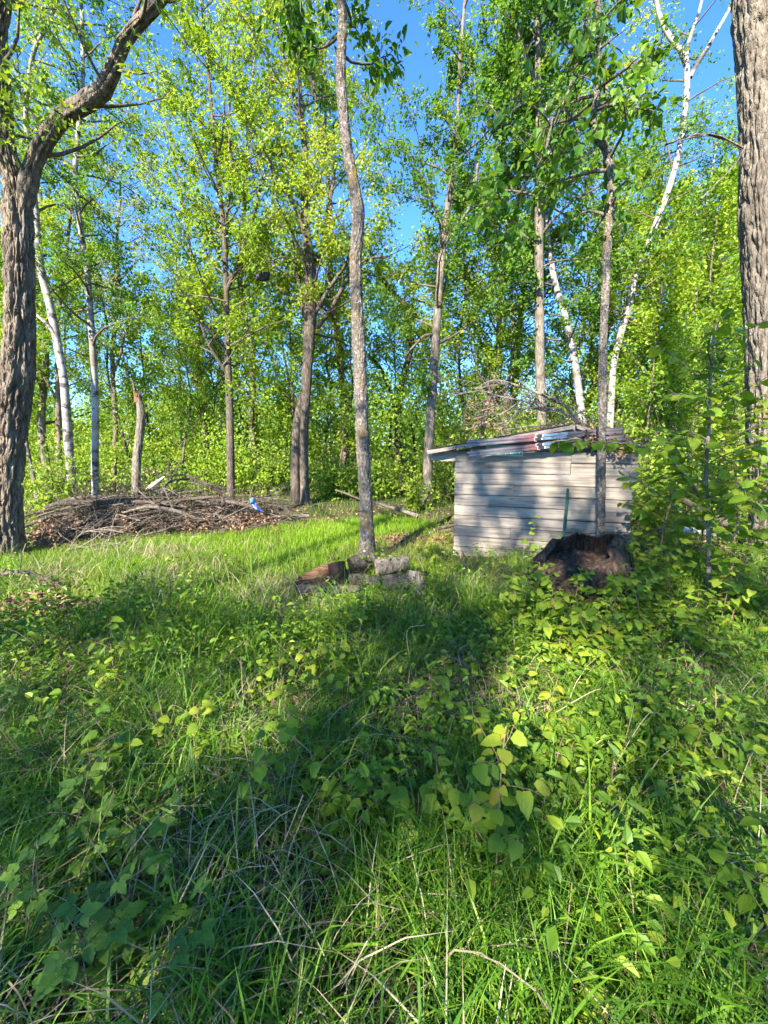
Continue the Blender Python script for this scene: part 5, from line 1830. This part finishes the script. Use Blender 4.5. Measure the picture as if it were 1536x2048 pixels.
for a in [
    ('leafy bush filling the gap right behind the shed corner', 1305, 8.2, 0.7, 1.9, 2200, 0.075, M['under']),
    ('bush between the birch log and the massive trunk', 1400, 7.6, 0.8, 1.6, 2200, 0.075, M['under']),
    ('tall bush touching the massive trunk from behind', 1470, 8.4, 0.8, 2.6, 2600, 0.075, M['under']),
    ('yellow-green bush at the foot of the sunlit trunk by the shed', 838, 10.2, 0.5, 1.0, 900, 0.075, M['maple']),
    ('bush beneath the leaning birch, left of the brush pile', 95, 9.6, 0.8, 1.6, 2000, 0.075, M['under']),
    ('low bush against the big forking oak', 75, 7.6, 0.55, 0.9, 1200, 0.07, M['maple']),
    ('bush behind the middle of the brush pile', 330, 11.2, 0.9, 1.5, 1600, 0.08, M['under']),
    ('round bush between the maple and the double-stemmed oak', 535, 12.6, 0.9, 1.8, 1700, 0.085, M['under']),
    ('bush right of the double-stemmed oak', 660, 12.4, 0.9, 1.5, 1700, 0.085, M['under']),
    ('bush seen between the bowed trunk and the forked oak', 765, 12.8, 0.9, 1.7, 1700, 0.085, M['under']),
    ('bush behind the low end of the shed roof', 905, 11.8, 0.9, 2.2, 2000, 0.08, M['under']),
    ('tall bush rising behind the dead treetop on the shed', 1010, 10.8, 1.1, 3.0, 3200, 0.08, M['under']),
    ('tall bush behind the peak of the shed roof', 1130, 10.0, 1.0, 2.9, 3000, 0.08, M['under']),
    ('tall bush right of the mottled birch', 1240, 9.8, 1.0, 2.8, 2400, 0.08, M['under']),
    ('tall bush behind the tall thin understorey tree', 1360, 10.4, 1.1, 3.2, 2800, 0.08, M['under']),
]:
    bush(*a)


# ------------------------------------------------------------------ grass and ground cover
def blades(P, h, w, az, bend, seg, v, flop=0.0):
    n = len(P)
    ts = np.linspace(0, 1, seg + 1)
    dirv = np.stack([np.cos(az), np.sin(az), np.zeros(n)], 1)
    side = np.stack([-np.sin(az), np.cos(az), np.zeros(n)], 1)
    tw = rng.normal(0, 0.7, n)
    side = side * np.cos(tw)[:, None] + dirv * np.sin(tw)[:, None]
    V = []
    for i, t in enumerate(ts):
        out = bend * h * (t ** 1.8)
        up = h * (t - bend * 0.62 * t ** 2.6) * 0.98
        c = P + dirv * out[:, None] + np.array([0, 0, 1.0]) * np.maximum(up, 0.005)[:, None]
        if i < seg:
            ww = w * (1 - t ** 2 * 0.75) * (0.75 + 0.5 * t if t < 0.5 else 1.0)
            V += [c - side * ww[:, None] * 0.5, c + side * ww[:, None] * 0.5]
        else:
            V += [c]
    k = 2 * seg + 1
    V = np.stack(V, 1).reshape(-1, 3)
    b = np.arange(n)[:, None] * k
    F = []
    for i in range(seg - 1):
        F.append(b + [2 * i, 2 * i + 1, 2 * i + 3])
        F.append(b + [2 * i, 2 * i + 3, 2 * i + 2])
    F.append(b + [2 * seg - 2, 2 * seg - 1, 2 * seg])
    return V, np.concatenate(F), np.repeat(v, k)


def grass_stuff(name, label, P, h, w, bend, seg, mat, v):
    n = len(P)
    V, F, a = blades(P, h, w, rng.random(n) * 6.283, bend, seg, v)
    return tag(ob(name, mk_mesh(name, V, F, {'v': a}), mat), label, 'grass', kind='stuff')


def scatter(n, y0, y1, fx=1.06, pad=0.5, power=1.0):
    """Random ground points in the wedge before the viewer, denser near."""
    y = y0 + (y1 - y0) * rng.random(n) ** power
    x = (rng.random(n) * 2 - 1) * (fx * y + pad)
    return x, y


def clump(x, y, f=2.2, s=3.0):
    return vnoise(np.stack([x * f + s, y * f - s, np.zeros_like(x)], 1))


inv = SHED_M.inverted()
HEAP, BENT = G(712, 1186), G(55, 1232)


def open_spot(x, y):
    a = ((x - HEAP.x) / 0.85) ** 2 + ((y - HEAP.y + 0.1) / 0.34) ** 2 < 1
    b = ((x - BENT.x) / 0.75) ** 2 + ((y - BENT.y) / 0.5) ** 2 < 1
    return ~(a | b) | (rng.random(np.shape(x)) < 0.12)


def not_shed(x, y):
    lx = inv[0][0] * x + inv[0][1] * y + inv[0][3]
    ly = inv[1][0] * x + inv[1][1] * y + inv[1][3]
    return ~((lx > -0.02) & (lx < WALL + 0.02) & (ly > -0.05) & (ly < SD + 0.05))


def lawn_w(x, y):
    """1 inside the mown clearing."""
    w = np.clip((y - 3.3 - 0.35 * np.sin(x * 1.3)) / 0.8, 0, 1) * np.clip((9.0 - 0.12 * np.abs(x) - y) / 0.5, 0, 1)
    back = 7.15 + (x + 5.9) * 0.41 - 0.45
    w = w * np.where(x < -2.3, np.clip((back - y) / 0.35, 0, 1), 1)
    w = w * np.clip((1.35 - x + 0.2 * np.sin(y * 2)) / 0.5, 0, 1)
    bare = np.exp(-(((x - 0.55) / 0.85) ** 2 + ((y - 6.7) / 0.42) ** 2))
    return w * np.clip(1 - 1.35 * bare, 0, 1)


# short bright lawn
x, y = scatter(190000, 3.2, 9.0, 1.06, 0.3, 0.85)
k = (rng.random(len(x)) < lawn_w(x, y) * (0.45 + 0.75 * clump(x, y, 1.7))) & not_shed(x, y)
x, y = x[k], y[k]
n = len(x)
hh = (0.07 + 0.10 * rng.random(n)) * (0.7 + 0.8 * clump(x, y, 0.9, 8))
grass_stuff('lawn_grass', 'short bright green grass of the sunlit clearing', np.stack([x, y, gh(x, y)], 1), hh, 0.004 + 0.004 * rng.random(n), 0.15 + 0.5 * rng.random(n), 2, M['lawn'], np.clip(rng.random(n) * 0.9 + 0.25 * (clump(x, y, 0.7) - 0.5) + 0.02, 0, 1))
print('lawn', n)
# long arching grass of the near ground, in tussocks
x, y = scatter(96000, 0.30, 5.2, 1.06, 0.5, 0.75)
den = np.clip(clump(x, y, 3.4) * 2.6 - 0.85, 0.04, 1)
k = (rng.random(len(x)) < den * (1 - 0.85 * lawn_w(x, y))) & not_shed(x, y) & open_spot(x, y)
x, y = x[k], y[k]
n = len(x)
hh = (0.20 + 0.38 * rng.random(n) ** 1.4) * (0.7 + 0.6 * clump(x, y, 1.3, 4))
grass_stuff('long_grass', 'long arching green grass over the near ground', np.stack([x, y, gh(x, y)], 1), hh, 0.0035 + 0.0085 * rng.random(n) ** 2.5, 0.25 + 0.85 * rng.random(n), 4, M['grass'], np.clip(rng.random(n) ** 1.4 * 0.95 + 0.3 * (clump(x, y, 0.8) - 0.4), 0, 1))
print('long', n)
# dry straw among it
x, y = scatter(28000, 0.3, 6.0, 1.06, 0.5, 0.75)
k = (rng.random(len(x)) < np.clip(clump(x, y, 1.6, 12) * 2.2 - 0.65, 0.10, 1)) & not_shed(x, y) & open_spot(x, y)
x, y = x[k], y[k]
n = len(x)
grass_stuff('dry_grass', 'dry straw-coloured grass matted through the green', np.stack([x, y, gh(x, y) + 0.01], 1), 0.14 + 0.42 * rng.random(n) ** 1.5, 0.003 + 0.004 * rng.random(n), 0.4 + 0.95 * rng.random(n), 4, M['straw'], rng.random(n))
# sparse grass at the wood edge and past the shed
x, y = scatter(30000, 4.5, 13, 1.1, 0.3, 0.9)
k = (rng.random(len(x)) < (1 - lawn_w(x, y)) * clump(x, y, 1.2, 5)) & not_shed(x, y) & open_spot(x, y)
x, y = x[k], y[k]
n = len(x)
grass_stuff('edge_grass', 'sparse grass along the wood edge', np.stack([x, y, gh(x, y)], 1), 0.10 + 0.22 * rng.random(n), 0.006 + 0.004 * rng.random(n), 0.2 + 0.6 * rng.random(n), 2, M['grass'], rng.random(n))

# small-leaved ground cover plants: rosettes of leaves
x, y = scatter(6500, 0.35, 5.2, 1.06, 0.4, 0.8)
k = (rng.random(len(x)) < np.clip(clump(x, y, 1.4, 21) * 1.8 - 0.55, 0.02, 1) * np.clip((y - 0.75) / 1.2, 0, 1) * (1 - 0.85 * lawn_w(x, y))) & not_shed(x, y) & open_spot(x, y)
x, y = x[k], y[k]
P = []
for a, b in zip(x, y):
    m = rnd.randrange(6, 13)
    hgt = rnd.uniform(0.08, 0.38)
    q = rng.normal(0, 1, (m, 3)) * np.array([0.06, 0.06, 0.05]) + np.array([a, b, gz(a, b) + hgt])
    P.append(q)
P = np.concatenate(P)
P[:, 2] = np.maximum(P[:, 2], gh(P[:, 0], P[:, 1]) + 0.02)
leaf_stuff('ground_cover', 'low broad-leaved weeds covering the near ground', 'weeds', P, M['cover'], 0.046, 1.0, 0.55, 0.62, vary=(0.35, 1.4))
# leaf litter everywhere, thick on the bare patch by the shed
x, y = scatter(9000, 0.3, 11, 1.06, 0.5, 0.8)
x2 = rng.normal(0.55, 0.6, 2600)
y2 = rng.normal(6.75, 0.28, 2600)
x = np.concatenate([x, x2])
y = np.concatenate([y, y2])
k = not_shed(x, y) & (rng.random(len(x)) > 0.8 * lawn_w(x, y))
x, y = x[k], y[k]
leaf_stuff('leaf_litter', 'brown fallen leaves on the forest floor', 'leaf litter', np.stack([x, y, gh(x, y) + 0.008 + 0.02 * rng.random(len(x))], 1), M['litter'], 0.075, 1.0, 0.3, 0.6)
# mound of dead grass and leaves under the bent branch
c = G(45, 1262)
m = 1500
P = rng.normal(0, 1, (m, 3)) * np.array([0.33, 0.22, 0.0]) + np.array([c.x, c.y + 0.15, 0])
P[:, 2] = gh(P[:, 0], P[:, 1]) + 0.30 * np.exp(-(((P[:, 0] - c.x) / 0.45) ** 2 + ((P[:, 1] - c.y - 0.15) / 0.3) ** 2)) * rng.random(m)
leaf_stuff('leaf_mound', 'mound of brown dead leaves under the bent branch', 'dead leaves', P, M['litter'], 0.07, 0.7, 0.7)
m = 500
P = rng.normal(0, 1, (m, 3)) * np.array([0.38, 0.2, 0.0]) + np.array([c.x, c.y, 0])
P[:, 2] = gh(P[:, 0], P[:, 1])
grass_stuff('dead_grass', 'dead hanging grass on the leaf mound', P, 0.18 + 0.2 * rng.random(m), 0.004 + 0.003 * rng.random(m), 0.6 + 0.7 * rng.random(m), 4, M['straw'], rng.random(m) * 0.7)

# tall single dry stalks that can be picked out
STALKS = [
    ('long straw stalk leaning left at bottom centre', [(478, 1925), (530, 1780), (570, 1680), (606, 1590)], 1.25),
    ('bent straw stalk arching over the shaded grass', [(250, 1680), (330, 1650), (390, 1646), (460, 1675)], 1.5),
    ('tall bent straw stalk in the shaded grass', [(660, 1490), (710, 1420), (752, 1372), (762, 1420)], 2.1),
    ('pale bent stalk rising left of the tall straw stalk', [(570, 1390), (590, 1330), (560, 1290), (535, 1262)], 2.6),
    ('branched dry stem in the middle of the grass', [(830, 1380), (820, 1320), (815, 1260), (850, 1250)], 2.5),
    ('dry stem beside the branched dry stem', [(920, 1350), (918, 1300), (935, 1290), (946, 1270)], 2.5),
    ('straight dry stalk before the shed wall', [(1045, 1130), (1050, 1080), (1048, 1050)], 4.6),
    ('long curved straw over the sunlit grass patch', [(1060, 1460), (1120, 1420), (1180, 1385), (1200, 1378)], 1.9),
    ('slanting straw at the right of the sunlit grass patch', [(1200, 1590), (1260, 1480), (1300, 1425), (1320, 1430)], 1.6),
    ('pale straw left of the slanting straw', [(1220, 1560), (1250, 1480), (1268, 1410)], 1.7),
    ('dry reed stalk left of the shed front', [(915, 1290), (935, 1230), (945, 1180), (940, 1160)], 3.4),
    ('thin dry stalk among shaded grass at the left', [(310, 1240), (322, 1180), (330, 1235)], 3.2),
]
for lb, tr, Y in STALKS:
    P, R = trace3([(a, b, 1) for a, b in tr], Y)
    f = Vector((P[0].x, P[0].y, gz(P[0].x, P[0].y) - 0.01))
    p, r = resample([f] + P if f.z < P[0].z - 0.02 else P, [0.0028] * (len(P) + (1 if f.z < P[0].z - 0.02 else 0)), 0.03)
    tb = Tubes().add(p, np.linspace(0.0032, 0.0012, len(p)), 5)
    V = tb
    me = tb.mesh('dry_stalk', p[0])
    at = me.attributes.new('v', 'FLOAT', 'POINT')
    at.data.foreach_set('value', np.full(len(me.vertices), rnd.uniform(0.55, 1.0), np.float32))
    tag(ob('dry_stalk', me, M['straw'], None, Vector(p[0])), lb, 'stalk', 'single dry stalks')
tris = sum(sum(len(p.vertices) - 2 for p in me.polygons) if len(me.polygons) < 2000 else len(me.loops) - 2 * len(me.polygons) for me in bpy.data.meshes)
print('unique triangles', tris, 'objects', len(bpy.data.objects))
